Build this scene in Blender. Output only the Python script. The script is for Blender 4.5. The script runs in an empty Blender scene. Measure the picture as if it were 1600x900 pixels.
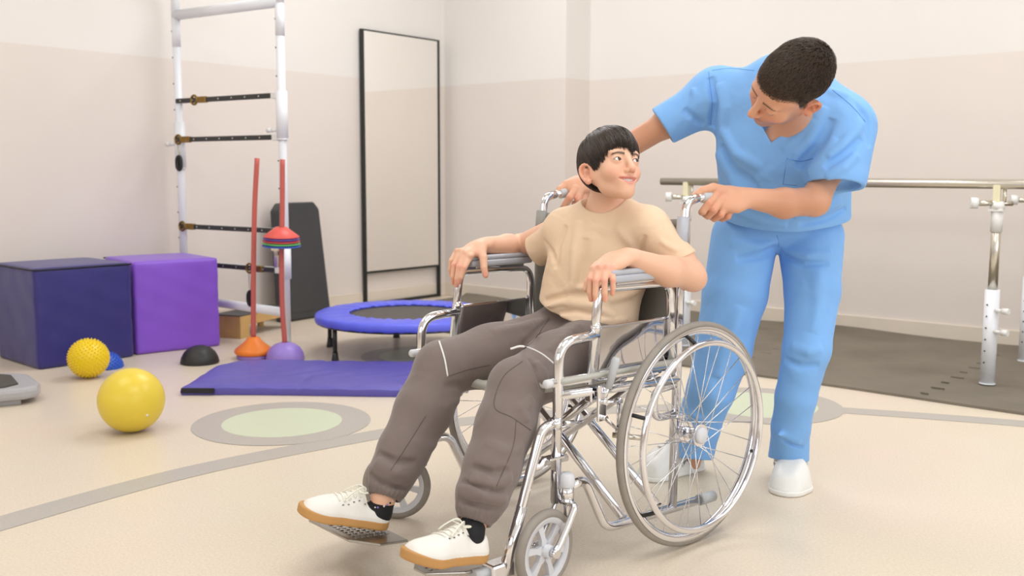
import bpy, bmesh, math, random
import numpy as np
from mathutils import Matrix, Vector
random.seed(7)
rng = np.random.default_rng(7)
PI = math.pi
scene = bpy.context.scene
COL = scene.collection

# ---------------------------------------------------------------- camera
cam_d = bpy.data.cameras.new('camera')
cam = bpy.data.objects.new('camera', cam_d)
COL.objects.link(cam)
cam_d.sensor_width = 36.0
cam_d.lens = 36.0 * 1550 / 1600
cam_d.clip_start = 0.05
_r, _u, _f = (0.77267, 0.6348, 0.00308), (-0.07539, 0.08695, 0.99336), (-0.63032, 0.76777, -0.11504)
cam.matrix_world = Matrix(((_r[0], _u[0], -_f[0], 5.59), (_r[1], _u[1], -_f[1], -5.941),
                           (_r[2], _u[2], -_f[2], 1.0), (0, 0, 0, 1)))
cam_d.dof.use_dof = True
cam_d.dof.focus_distance = 2.75
cam_d.dof.aperture_fstop = 4.0
scene.camera = cam

# ---------------------------------------------------------------- light
world = bpy.data.worlds.new('daylight')
scene.world = world
world.use_nodes = True
world.node_tree.nodes['Background'].inputs[0].default_value = (0.75, 0.85, 1.0, 1)
world.node_tree.nodes['Background'].inputs[1].default_value = 0.6

def area(name, loc, rot, sx, sy, power, color):
    d = bpy.data.lights.new(name, 'AREA')
    d.shape = 'RECTANGLE'; d.size = sx; d.size_y = sy; d.energy = power; d.color = color
    o = bpy.data.objects.new(name, d); COL.objects.link(o)
    o.location = loc; o.rotation_euler = rot
    return o
# ceiling light fields (over the gym floor) and daylight through the windows behind and beside the camera
for lx, ly, pw in ((1.9, -1.7, 112), (4.8, -1.5, 84), (1.7, -5.0, 56), (5.0, -4.6, 85), (7.6, -2.4, 36)):
    area('ceiling_lamp', (lx, ly, 3.36), (0, 0, 0), 1.7, 1.7, pw, (0.945, 0.965, 0.995))
area('daylight_front', (4.2, -9.3, 1.9), (PI / 2, 0, 0), 6.5, 2.0, 95, (0.90, 0.95, 1.0))
area('daylight_side', (9.1, -4.6, 1.9), (0, PI / 2, 0), 2.0, 6.5, 215, (0.80, 0.90, 1.0))

scene.view_settings.view_transform = 'Standard'
scene.view_settings.look = 'None'
scene.view_settings.gamma = 1.0
scene.view_settings.use_curve_mapping = False
scene.view_settings.exposure = -1.12
try:
    scene.cycles.use_denoising = True
    scene.cycles.denoiser = 'OPENIMAGEDENOISE'
    scene.cycles.max_bounces = 8
    scene.cycles.sample_clamp_indirect = 6.0
except Exception:
    pass

# ---------------------------------------------------------------- materials
def lin(c):
    return tuple(((v / 255) / 12.92 if v / 255 <= 0.04045 else ((v / 255 + 0.055) / 1.055) ** 2.4) for v in c)

def mat(name, rgb, rough=0.5, metal=0.0, var=0.0, vscale=8.0, bump=0.0, bscale=60.0, spec=0.5, attr=False,
        sss=0.0, fold=0.0, fscale=9.0, weave=0.0, coat=0.0, trans=0.0, sheen=0.0):
    m = bpy.data.materials.new(name); m.use_nodes = True
    nt = m.node_tree; n = nt.nodes; l = nt.links
    b = n['Principled BSDF']
    c = lin(rgb)
    b.inputs['Base Color'].default_value = (*c, 1)
    b.inputs['Roughness'].default_value = rough
    b.inputs['Metallic'].default_value = metal
    b.inputs['Specular IOR Level'].default_value = spec
    b.inputs['Coat Weight'].default_value = coat
    b.inputs['Transmission Weight'].default_value = trans
    if sheen:
        b.inputs['Sheen Weight'].default_value = sheen
    if sss:
        b.inputs['Subsurface Weight'].default_value = sss
        b.inputs['Subsurface Radius'].default_value = (0.012, 0.004, 0.002)
        b.inputs['Subsurface Scale'].default_value = 1.0
    tc = n.new('ShaderNodeTexCoord')
    src = None
    if attr:
        a = n.new('ShaderNodeAttribute'); a.attribute_name = 'Col'; src = a.outputs['Color']
    if var:
        no = n.new('ShaderNodeTexNoise'); no.inputs['Scale'].default_value = vscale; no.inputs['Detail'].default_value = 5
        l.new(tc.outputs['Object'], no.inputs['Vector'])
        mp = n.new('ShaderNodeMapRange'); mp.inputs['From Min'].default_value = 0.3; mp.inputs['From Max'].default_value = 0.7
        mp.inputs['To Min'].default_value = 1 - var; mp.inputs['To Max'].default_value = 1 + var
        l.new(no.outputs['Fac'], mp.inputs['Value'])
        mx = n.new('ShaderNodeVectorMath'); mx.operation = 'SCALE'
        if src is None:
            mx.inputs[0].default_value = c
        else:
            l.new(src, mx.inputs[0])
        l.new(mp.outputs['Result'], mx.inputs['Scale']); src = mx.outputs['Vector']
    if src is not None:
        l.new(src, b.inputs['Base Color'])
    if bump or weave:
        bp = n.new('ShaderNodeBump'); bp.inputs['Distance'].default_value = 0.002
        if weave:
            bp.inputs['Strength'].default_value = weave
            w = n.new('ShaderNodeTexWave'); w.inputs['Scale'].default_value = bscale; w.wave_type = 'BANDS'
            w.bands_direction = 'DIAGONAL'
            l.new(tc.outputs['Object'], w.inputs['Vector']); l.new(w.outputs['Fac'], bp.inputs['Height'])
        else:
            bp.inputs['Strength'].default_value = bump
            nb = n.new('ShaderNodeTexNoise'); nb.inputs['Scale'].default_value = bscale; nb.inputs['Detail'].default_value = 4
            l.new(tc.outputs['Object'], nb.inputs['Vector']); l.new(nb.outputs['Fac'], bp.inputs['Height'])
        if fold:      # soft creases of the cloth
            nf = n.new('ShaderNodeTexNoise'); nf.inputs['Scale'].default_value = fscale; nf.inputs['Detail'].default_value = 2.5
            nf.inputs['Distortion'].default_value = 0.45; nf.inputs['Roughness'].default_value = 0.45
            l.new(tc.outputs['Object'], nf.inputs['Vector'])
            b2 = n.new('ShaderNodeBump'); b2.inputs['Distance'].default_value = 0.03; b2.inputs['Strength'].default_value = fold
            l.new(nf.outputs['Fac'], b2.inputs['Height']); l.new(b2.outputs['Normal'], bp.inputs['Normal'])
        l.new(bp.outputs['Normal'], b.inputs['Normal'])
    return m

# ---------------------------------------------------------------- mesh building
class MB:
    """collects primitives; build() links them as ONE mesh object"""
    def __init__(s):
        s.v = []; s.f = []; s.m = []; s.sm = []
    def add(s, V, F, mi=0, smooth=True):
        o = len(s.v)
        s.v += [tuple(p) for p in V]
        s.f += [tuple(i + o for i in q) for q in F]
        s.m += [mi] * len(F); s.sm += [smooth] * len(F)
        return s
    def box(s, lo, hi, mi=0, bev=0.0, rot=0.0, seg=2, puff=0.0):
        bm = bmesh.new()
        c = [(lo[i] + hi[i]) / 2 for i in range(3)]; d = [hi[i] - lo[i] for i in range(3)]
        bmesh.ops.create_cube(bm, size=1.0)
        for v in bm.verts:
            v.co = Vector((v.co[0] * d[0], v.co[1] * d[1], v.co[2] * d[2]))
        if bev:
            bmesh.ops.bevel(bm, geom=bm.edges[:], offset=bev, segments=seg, affect='EDGES', profile=0.5)
        R = Matrix.Rotation(rot, 3, 'Z')
        for v in bm.verts:
            v.co = R @ v.co + Vector(c)
        bm.verts.ensure_lookup_table()
        s.add([v.co[:] for v in bm.verts], [[v.index for v in f.verts] for f in bm.faces], mi, False)
        bm.free(); return s
    def tube(s, pts, r, seg=12, mi=0, closed=False, caps=True, flat=None):
        P = [Vector(p) for p in pts]; n = len(P)
        rr = r if hasattr(r, '__len__') else [r] * n
        V = []; F = []
        up = None
        for i in range(n):
            if closed: t = P[(i + 1) % n] - P[i - 1]
            else: t = P[min(i + 1, n - 1)] - P[max(i - 1, 0)]
            if t.length < 1e-9: t = Vector((0, 0, 1))
            t.normalize()
            if up is None:
                up = Vector((0, 0, 1)) if abs(t.z) < 0.9 else Vector((1, 0, 0))
            a = up - t * up.dot(t)
            if a.length < 1e-6: a = t.orthogonal()
            a.normalize(); up = a; b = t.cross(a)
            fl = flat if flat else 1.0
            for k in range(seg):
                th = 2 * PI * k / seg
                V.append(P[i] + (a * math.cos(th) * fl + b * math.sin(th)) * rr[i])
        m = n if closed else n - 1
        for i in range(m):
            j = (i + 1) % n
            for k in range(seg):
                F.append((i * seg + k, i * seg + (k + 1) % seg, j * seg + (k + 1) % seg, j * seg + k))
        s.add(V, F, mi, True)
        if caps and not closed:
            o = len(s.v) - len(V)
            s.f.append(tuple(o + k for k in reversed(range(seg)))); s.m.append(mi); s.sm.append(False)
            s.f.append(tuple(o + (n - 1) * seg + k for k in range(seg))); s.m.append(mi); s.sm.append(False)
        return s
    def lathe(s, prof, c=(0, 0, 0), ax='Z', seg=48, mi=0, smooth=True):
        V = []; F = []
        for (r, z) in prof:
            for k in range(seg):
                th = 2 * PI * k / seg
                x, y = r * math.cos(th), r * math.sin(th)
                p = (x, y, z) if ax == 'Z' else ((z, x, y) if ax == 'X' else (y, z, x))
                V.append((p[0] + c[0], p[1] + c[1], p[2] + c[2]))
        for i in range(len(prof) - 1):
            for k in range(seg):
                F.append((i * seg + k, i * seg + (k + 1) % seg, (i + 1) * seg + (k + 1) % seg, (i + 1) * seg + k))
        return s.add(V, F, mi, smooth)
    def prism(s, poly, z0, z1, mi=0, bev=0.0):
        n = len(poly)
        bm = bmesh.new()
        vs = [bm.verts.new((x, y, z0)) for x, y in poly]
        f = bm.faces.new(vs)
        r = bmesh.ops.extrude_face_region(bm, geom=[f])
        for v in r['geom']:
            if isinstance(v, bmesh.types.BMVert): v.co.z = z1
        bmesh.ops.recalc_face_normals(bm, faces=bm.faces[:])
        if bev:
            bmesh.ops.bevel(bm, geom=bm.edges[:], offset=bev, segments=2, affect='EDGES', profile=0.5)
        bm.verts.ensure_lookup_table(); bm.verts.index_update()
        s.add([v.co[:] for v in bm.verts], [[v.index for v in g.verts] for g in bm.faces], mi, False)
        bm.free(); return s
    def build(s, name, mats, parent=None, loc=None, rotz=0.0, fix=True):
        me = bpy.data.meshes.new(name)
        me.from_pydata([tuple(map(float, v)) for v in s.v], [], s.f)
        if not isinstance(mats, (list, tuple)): mats = [mats]
        for m in mats: me.materials.append(m)
        me.polygons.foreach_set('material_index', s.m)
        me.polygons.foreach_set('use_smooth', s.sm)
        if fix:
            bm = bmesh.new(); bm.from_mesh(me)
            bmesh.ops.recalc_face_normals(bm, faces=bm.faces[:]); bm.to_mesh(me); bm.free()
        me.update()
        o = bpy.data.objects.new(name, me); COL.objects.link(o)
        if parent is not None: o.parent = parent
        if loc is not None: o.location = loc
        o.rotation_euler[2] = rotz
        return o

def tag(o, label, cat, group=None, kind=None):
    if label: o['label'] = label
    if cat: o['category'] = cat
    if group: o['group'] = group
    if kind: o['kind'] = kind
    return o
def thing(name, label, cat, loc=(0, 0, 0), rotz=0.0, group=None):
    o = bpy.data.objects.new(name, None); COL.objects.link(o)
    o.empty_display_size = 0.05
    o.location = loc; o.rotation_euler = (0, 0, rotz)
    return tag(o, label, cat, group)
def struct(o): o['kind'] = 'structure'; return o

def catmull(pts, n=8):
    P = [np.array(p, float) for p in pts]
    P = [2 * P[0] - P[1]] + P + [2 * P[-1] - P[-2]]
    out = []
    for i in range(1, len(P) - 2):
        for k in range(n):
            t = k / n
            a, b, c, d = P[i - 1], P[i], P[i + 1], P[i + 2]
            out.append(0.5 * ((2 * b) + (-a + c) * t + (2 * a - 5 * b + 4 * c - d) * t * t + (-a + 3 * b - 3 * c + d) * t ** 3))
    out.append(P[-2]); return out
def fillet(pts, r, n=6):
    """polyline with rounded corners; r one radius or a list per inner corner"""
    P = [Vector(p) for p in pts]; out = [P[0]]
    for i in range(1, len(P) - 1):
        rr = r[i - 1] if hasattr(r, '__len__') else r
        a = (P[i - 1] - P[i]); b = (P[i + 1] - P[i])
        la, lb = a.length, b.length; a.normalize(); b.normalize()
        ang = a.angle(b)
        if rr <= 0 or ang > PI - 0.02: out.append(P[i]); continue
        d = min(rr / math.tan(ang / 2), la * 0.49, lb * 0.49)
        p0 = P[i] + a * d; p1 = P[i] + b * d
        for k in range(n + 1):
            t = k / n
            out.append(p0 * (1 - t) ** 2 + P[i] * 2 * t * (1 - t) + p1 * t * t)
    out.append(P[-1]); return out

# ---------------------------------------------------------------- the room
M = {}
M['upper'] = mat('paint_cream', (236, 230, 223), 0.75, var=0.012, vscale=1.5, bump=0.05, bscale=90)
M['lower'] = mat('paint_beige', (231, 220, 211), 0.7, var=0.015, vscale=2.0, bump=0.05, bscale=90)
M['skirting'] = mat('skirting', (226, 213, 196), 0.5, var=0.02)
M['ceiling'] = mat('ceiling_white', (245, 243, 238), 0.9)

def wall(name, p0, p1, zb=1.693, h=3.4, t=0.15):
    """two-tone painted wall from p0 to p1 (floor plan), thickness outward to the left of p0->p1"""
    d = np.array(p1) - np.array(p0); L = np.linalg.norm(d); d = d / L; nn = np.array([-d[1], d[0]])
    mb = MB()
    def quadbox(z0, z1, mi, off=0.0):
        a = np.array(p0) - nn * off; b = np.array(p1) - nn * off
        c = b + nn * (t + off); e = a + nn * (t + off)
        V = [(a[0], a[1], z0), (b[0], b[1], z0), (c[0], c[1], z0), (e[0], e[1], z0),
             (a[0], a[1], z1), (b[0], b[1], z1), (c[0], c[1], z1), (e[0], e[1], z1)]
        mb.add(V, [(0, 1, 5, 4), (1, 2, 6, 5), (2, 3, 7, 6), (3, 0, 4, 7), (4, 5, 6, 7), (3, 2, 1, 0)], mi, False)
    quadbox(0, zb, 1); quadbox(zb, h, 0)
    return struct(mb.build(name, [M['upper'], M['lower']]))

STEP_X, STEP = 1.215, 0.30
wall('wall_left', (0, -9.5), (0, 0))
wall('wall_back', (0, 0), (STEP_X, 0), t=0.45)
wall('wall_back_recess', (STEP_X, STEP), (9.3, STEP))
wall('wall_right', (9.3, 0.3), (9.3, -9.5))
wall('wall_front', (9.3, -9.5), (0, -9.5))
c = MB().box((-0.2, -9.7, 3.4), (9.5, 0.6, 3.5)); struct(c.build('ceiling', M['ceiling']))

# skirting boards
def skirting(name, lo, hi):
    struct(MB().box(lo, hi, 0, 0.004).build(name, M['skirting']))
skirting('baseboard_left', (0.0, -9.5, 0), (0.014, 0, 0.105))
skirting('baseboard_back', (0, -0.014, 0), (STEP_X + 0.014, 0, 0.105))
skirting('baseboard_step', (STEP_X, -0.014, 0), (STEP_X + 0.014, STEP, 0.105))
skirting('baseboard_recess', (STEP_X, STEP - 0.014, 0), (9.3, STEP, 0.105))

# floor: cream vinyl with the inlaid grey ribbon and two ringed discs (a pattern of the vinyl itself)
def floor_material():
    m = bpy.data.materials.new('vinyl_floor'); m.use_nodes = True
    nt = m.node_tree; n = nt.nodes; l = nt.links; b = n['Principled BSDF']
    tc = n.new('ShaderNodeTexCoord')
    no = n.new('ShaderNodeTexNoise'); no.inputs['Scale'].default_value = 140; no.inputs['Detail'].default_value = 3
    l.new(tc.outputs['Object'], no.inputs['Vector'])
    no2 = n.new('ShaderNodeTexNoise'); no2.inputs['Scale'].default_value = 1.2; no2.inputs['Detail'].default_value = 4
    l.new(tc.outputs['Object'], no2.inputs['Vector'])
    r = n.new('ShaderNodeValToRGB')
    r.color_ramp.elements[0].position = 0.32; r.color_ramp.elements[0].color = (*lin((222, 206, 184)), 1)
    r.color_ramp.elements[1].position = 0.68; r.color_ramp.elements[1].color = (*lin((234, 220, 200)), 1)
    l.new(no.outputs['Fac'], r.inputs['Fac'])
    mx = n.new('ShaderNodeMix'); mx.data_type = 'RGBA'; mx.blend_type = 'MULTIPLY'; mx.inputs['Factor'].default_value = 0.10
    l.new(r.outputs['Color'], mx.inputs['A']); l.new(no2.outputs['Color'], mx.inputs['B'])
    l.new(mx.outputs['Result'], b.inputs['Base Color'])
    rr = n.new('ShaderNodeMapRange'); rr.inputs['To Min'].default_value = 0.26; rr.inputs['To Max'].default_value = 0.42
    l.new(no2.outputs['Fac'], rr.inputs['Value']); l.new(rr.outputs['Result'], b.inputs['Roughness'])
    b.inputs['Specular IOR Level'].default_value = 0.4
    return m
M['floor'] = floor_material()
struct(MB().box((-0.2, -9.7, -0.1), (9.5, 0.6, 0.0)).build('floor', M['floor']))
M['inlay_grey'] = mat('vinyl_grey', (183, 176, 166), 0.38, var=0.05, vscale=120)
M['inlay_green'] = mat('vinyl_green', (207, 214, 186), 0.38, var=0.03, vscale=120)
def disc(c, r0, r1, z, seg=96):
    V = []; F = []
    for k in range(seg):
        a = 2 * PI * k / seg
        V += [(c[0] + r0 * math.cos(a), c[1] + r0 * math.sin(a), z), (c[0] + r1 * math.cos(a), c[1] + r1 * math.sin(a), z)]
    for k in range(seg):
        j = (k + 1) % seg; F.append((2 * k, 2 * k + 1, 2 * j + 1, 2 * j))
    return V, F
inl = MB(); grn = MB()
for c, r0, r1 in (((2.395, -3.505), 0.237, 0.352), ((3.74, -1.975), 0.24, 0.345), ((1.77, -2.12), 0.2, 0.30)):
    V, F = disc(c, r0 - 0.001, r1, 0.0012); inl.add(V, F, 0, False)
    V, F = disc(c, 0.0005, r0, 0.0013); grn.add(V, F, 0, False)
def ribbon(mb, pts, w, z):
    P = catmull([(a, b, z) for a, b in pts], 14); V = []; F = []
    for i, p in enumerate(P):
        t = P[min(i + 1, len(P) - 1)] - P[max(i - 1, 0)]; t = t / np.linalg.norm(t); nn = np.array([-t[1], t[0], 0])
        V += [tuple(p + nn * w / 2), tuple(p - nn * w / 2)]
    for i in range(len(P) - 1): F.append((2 * i, 2 * i + 1, 2 * i + 3, 2 * i + 2))
    mb.add(V, F, 0, False)
ribbon(inl, [(2.9, -6.2), (2.80, -5.4), (2.722, -4.75), (2.70, -4.11), (2.81, -3.47), (2.92, -3.09), (3.12, -2.72), (3.40, -2.35), (3.62, -2.12)], 0.122, 0.0009)
ribbon(inl, [(3.9, -1.92), (4.02, -1.86), (4.70, -1.60), (5.4, -1.45), (6.5, -1.4)], 0.112, 0.0009)
o = struct(inl.build('trim_1', M['inlay_grey']))
o = struct(grn.build('trim_2', M['inlay_green']))

# windows behind and beside the camera (seen only in reflections)
M['frame_white'] = mat('window_frame_white', (235, 235, 232), 0.4)
for i, (lo, hi) in enumerate((((1.0, -9.5, 0.85), (7.4, -9.46, 2.95)), ((9.26, -7.9, 0.85), (9.3, -1.3, 2.95)))):
    fr = MB()
    t = 0.06
    ax = 0 if i == 0 else 1
    def bar(a0, a1, z0, z1):
        l_ = list(lo); h_ = list(hi); l_[ax] = a0; h_[ax] = a1; l_[2] = z0; h_[2] = z1
        fr.box(l_, h_, 0, 0.004)
    bar(lo[ax], hi[ax], lo[2], lo[2] + t); bar(lo[ax], hi[ax], hi[2] - t, hi[2])
    for k in range(5):
        a = lo[ax] + (hi[ax] - lo[ax] - t) * k / 4
        bar(a, a + t, lo[2], hi[2])
    struct(fr.build('window_%d' % (i + 1), M['frame_white']))

# ---------------------------------------------------------------- gym equipment
M['navy'] = mat('navy_vinyl', (46, 42, 118), 0.42, var=0.06, vscale=5, bump=0.12, bscale=140, sheen=0.15)
M['purple'] = mat('purple_vinyl', (134, 82, 208), 0.40, var=0.05, vscale=5, bump=0.12, bscale=140, sheen=0.15)
M['zip'] = mat('zip_black', (30, 28, 40), 0.6)
M['black_rubber'] = mat('black_rubber', (38, 37, 36), 0.45, var=0.15, vscale=12)
M['rug'] = mat('dark_foam_mat', (118, 109, 95), 0.75, var=0.14, vscale=3, bump=0.25, bscale=70)
M['white_paint'] = mat('white_steel', (238, 239, 243), 0.25)
M['white_plastic'] = mat('white_plastic', (238, 236, 232), 0.4)
M['cream_plastic'] = mat('cream_plastic', (240, 232, 196), 0.4)
M['chrome'] = mat('chrome', (236, 236, 240), 0.07, 1.0)
M['steel'] = mat('brushed_steel', (216, 211, 198), 0.28, 1.0)
M['black_paint'] = mat('black_metal', (30, 33, 31), 0.4)
M['glass_mirror'] = mat('mirror', (255, 254, 250), 0.015, 1.0)
M['brass'] = mat('old_brass', (142, 112, 60), 0.35, 0.9, var=0.2, vscale=60)
M['black_strap'] = mat('black_strap', (52, 52, 50), 0.5)
M['rivet'] = mat('rivet', (215, 212, 200), 0.3, 0.8)
M['wood'] = mat('pale_wood', (206, 166, 104), 0.5, var=0.12, vscale=9)
M['grey_board'] = mat('dark_grey_board', (62, 62, 64), 0.5, var=0.08, vscale=6, bump=0.2, bscale=120)
M['tramp_blue'] = mat('trampoline_blue', (92, 100, 226), 0.4, var=0.05, vscale=10, bump=0.1, bscale=80)
M['tramp_bed'] = mat('jumping_bed', (86, 80, 74), 0.7, var=0.06, vscale=30)
M['mat_blue'] = mat('mat_violet_blue', (92, 84, 172), 0.42, var=0.06, vscale=4, bump=0.15, bscale=30)
M['yellow'] = mat('yellow_ball', (232, 204, 66), 0.33, var=0.05, vscale=6)
M['yellow2'] = mat('yellow_spiky', (240, 206, 24), 0.35)
M['blue_spiky'] = mat('blue_spiky', (44, 92, 200), 0.4)
M['orange'] = mat('orange_plastic', (240, 130, 40), 0.4)
M['lilac'] = mat('lilac_plastic', (152, 126, 206), 0.4, var=0.04)
M['pole'] = mat('red_pole', (198, 98, 88), 0.35)
for k, c in (('d_red', (226, 92, 82)), ('d_violet', (84, 66, 150)), ('d_crimson', (190, 50, 60)), ('d_green', (90, 170, 90)), ('d_blue', (44, 80, 176))):
    M[k] = mat(k, c, 0.4)
M['grey_plastic'] = mat('grey_plastic', (176, 174, 176), 0.4, var=0.03)
M['dark_top'] = mat('dark_top', (74, 70, 64), 0.6, var=0.08, vscale=5, bump=0.2, bscale=100)

def soft_cube(name, label, a, b, s, h, rot, m, zip_edge):
    t = thing(name, label, 'foam cube', (a, b, 0), rot)
    n = 26; bm = bmesh.new()
    bmesh.ops.create_cube(bm, size=1.0)
    bmesh.ops.subdivide_edges(bm, edges=bm.edges[:], cuts=n, use_grid_fill=True)
    for v in bm.verts:
        p = v.co * 2          # -1..1
        q = Vector(p)
        for i in range(3):    # round the edges
            pass
        m_ = sorted([abs(p.x), abs(p.y), abs(p.z)])
        r = 0.055             # edge radius (relative)
        c_ = Vector([max(-1 + r, min(1 - r, x)) for x in p]); d = p - c_
        if d.length > 1e-6: q = c_ + d.normalized() * r
        puff = 0.022 * (1 - p.x ** 4) * (1 - p.y ** 4) if abs(p.z) > 0.99 else 0
        if p.z > 0.99: q.z += puff
        if abs(p.x) > .99: q.x += math.copysign(0.014, p.x) * (1 - p.y ** 4) * (1 - p.z ** 4)
        if abs(p.y) > .99: q.y += math.copysign(0.014, p.y) * (1 - p.x ** 4) * (1 - p.z ** 4)
        w = 0.004 * math.sin(7 * p.x + 5 * p.z + 3 * math.sin(4 * p.y)) * (1 - abs(p.z)) + 0.003 * math.sin(13 * p.z * p.x + 6 * p.y)
        if abs(p.x) > .99: q.x += w
        if abs(p.y) > .99: q.y += w
        v.co = Vector((q.x * s / 2, q.y * s / 2, (q.z + 1) * h / 2))
    mb = MB(); bm.verts.index_update()
    mb.add([v.co[:] for v in bm.verts], [[v.index for v in f.verts] for f in bm.faces]); bm.free()
    mb.build('cover', m, t)
    z = MB(); e = s / 2 + 0.002; hz = h * 0.985
    pts = {'near': [(-e, -e, hz), (e, -e, hz)], 'left': [(-e, e * .98, hz), (-e, -e, hz)],
           'near_left': [(-e, -e, hz), (e, -e, hz), (e, e, hz)], 'both': [(-e, e, hz), (-e, -e, hz), (e, -e, hz)]}[zip_edge]
    z.tube(fillet(pts, 0.02), 0.0045, 6)
    z.build('zip', M['zip'], t)
    return t
# navy cube standing on the diagonal, purple cube square to the wall
soft_cube('foam_cube', 'dark navy blue vinyl foam cube, the left one of the two by the wall', 0.357, -3.372, 0.51, 0.515, -0.045, M['navy'], 'near_left')
soft_cube('foam_cube', 'bright purple vinyl foam cube standing between the navy cube and the rung frame', 0.403, -2.818, 0.483, 0.512, -0.19, M['purple'], 'left')

# dark foam matting along the back wall under the parallel bars
def foam_matting():
    nx, ny = 120, 26; x0, x1, y0, y1 = 0.25, 7.4, -1.43, STEP - 0.02
    V = []; F = []
    for j in range(ny + 1):
        for i in range(nx + 1):
            x = x0 + (x1 - x0) * i / nx; y = y0 + (y1 - y0) * j / ny
            if x < STEP_X + 0.02: y = y0 + (-0.02 - y0) * j / ny
            z = 0.014 + 0.0025 * math.sin(x * 3.1 + y * 2) + 0.002 * math.sin(x * 7 - y * 5)
            if j == ny: z += 0.010 * (1 + math.sin(x * 4.3)) 
            if j == 0: y += 0.012 * math.sin(x * 3.7); z = 0.012
            V.append((x, y, z))
    o2 = len(V)
    for j in range(ny):
        for i in range(nx):
            a = j * (nx + 1) + i; F.append((a, a + 1, a + nx + 2, a + nx + 1))
    mb = MB().add(V, F)
    # front and side thickness
    E_ = [V[i] for i in range(nx + 1)]
    VV = []; FF = []
    for (x, y, z) in E_: VV += [(x, y, z), (x, y - 0.002, 0.0005)]
    for i in range(nx): FF.append((2 * i, 2 * i + 1, 2 * i + 3, 2 * i + 2))
    mb.add(VV, FF, 0, False)
    E_ = [V[j * (nx + 1)] for j in range(ny + 1)]; VV = []; FF = []
    for (x, y, z) in E_: VV += [(x, y, z), (x, y, 0.0005)]
    for i in range(ny): FF.append((2 * i, 2 * i + 1, 2 * i + 3, 2 * i + 2))
    mb.add(VV, FF, 0, False)
    # interlocking joints pressed in the foam: short raised lips
    for k in range(7):
        x = 1.25 + 1.0 * k
        for q in range(9):
            y = y0 + 0.08 + q * 0.155
            mb.box((x - 0.03, y, 0.012), (x + 0.03 * (1 if q % 2 else 0.2), y + 0.006, 0.0195), 0, 0.001)
    o = mb.build('foam_matting', M['rug'])
    tag(o, 'dark grey foam floor matting spread along the back wall under the parallel bars', 'floor mat')
foam_matting()

# tall mirror in a black frame, against the left wall
def standing_mirror():
    t = thing('standing_mirror', 'tall wall mirror in a thin black metal frame', 'mirror', (0.0, -0.51, 0))
    W = 0.40; fr = MB()
    for sy in (-1, 1):
        fr.box((0.016, sy * W - 0.011, 0.0), (0.044, sy * W + 0.011, 2.045), 0, 0.002)
    for z0, z1 in ((2.033, 2.045), (0.245, 0.262), (0.0, 0.022)):
        fr.box((0.018, -W + 0.011, z0), (0.042, W - 0.011, z1), 0, 0.001)
    fr.build('frame', M['black_paint'], t)
    MB().box((0.030, -W + 0.010, 0.255), (0.040, W - 0.010, 2.036)).build('mirror_glass', M['glass_mirror'], t)
standing_mirror()

# trampoline
def trampoline():
    t = thing('mini_trampoline', 'round mini trampoline with a blue padded rim and black bed', 'trampoline', (1.63, -2.05, 0))
    H = 0.220; R1, R0 = 0.507, 0.318
    mb = MB(); seg = 120
    prof = [(R0, H + 0.004), (R0 + 0.012, H + 0.012), (0.38, H + 0.013), (0.45, H + 0.012), (R1 - 0.015, H + 0.008), (R1, H - 0.002), (R1 + 0.002, H - 0.026), (R1 - 0.002, H - 0.036), (R1 - 0.02, H - 0.037), (R1 - 0.03, H - 0.02), (R0, H - 0.004), (R0, H + 0.004)]
    V = []; F = []
    for (r, z) in prof:
        for k in range(seg):
            a = 2 * PI * k / seg
            w = 0.0028 * math.sin(a * 40) + 0.002 * math.sin(a * 23 + 1)
            zz = z + (w if r < 0.44 and z > H else 0.4 * w)
            V.append((r * math.cos(a), r * math.sin(a), zz))
    for i in range(len(prof) - 1):
        for k in range(seg):
            F.append((i * seg + k, i * seg + (k + 1) % seg, (i + 1) * seg + (k + 1) % seg, (i + 1) * seg + k))
    mb.add(V, F); mb.build('rim_pad', M['tramp_blue'], t)
    bed = MB().lathe([(0.0005, H - 0.010), (0.15, H - 0.0095), (0.28, H - 0.008), (R0 + 0.01, H - 0.004), (R0 + 0.01, H - 0.008), (0.0005, H - 0.014)], seg=72)
    bed.build('jumping_bed', M['tramp_bed'], t)
    rg = MB().tube([((R1 - 0.012) * math.cos(a), (R1 - 0.012) * math.sin(a), H - 0.034) for a in np.linspace(0, 2 * PI, 73)[:-1]], 0.011, 8, closed=True)
    rg.build('steel_ring', M['black_paint'], t)
    for k in range(6):
        a = k * PI / 3 + math.radians(-97)
        x, y = 0.478 * math.cos(a), 0.478 * math.sin(a)
        lg = MB().tube([(x, y, 0.03), (x, y, H - 0.02)], 0.0125, 12).build('leg', M['black_paint'], t)
        MB().lathe([(0.0005, 0), (0.021, 0), (0.021, 0.006), (0.016, 0.03), (0.0145, 0.052), (0.0005, 0.052)], (x, y, 0), seg=20).build('rubber_foot', M['black_rubber'], lg)
trampoline()

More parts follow.
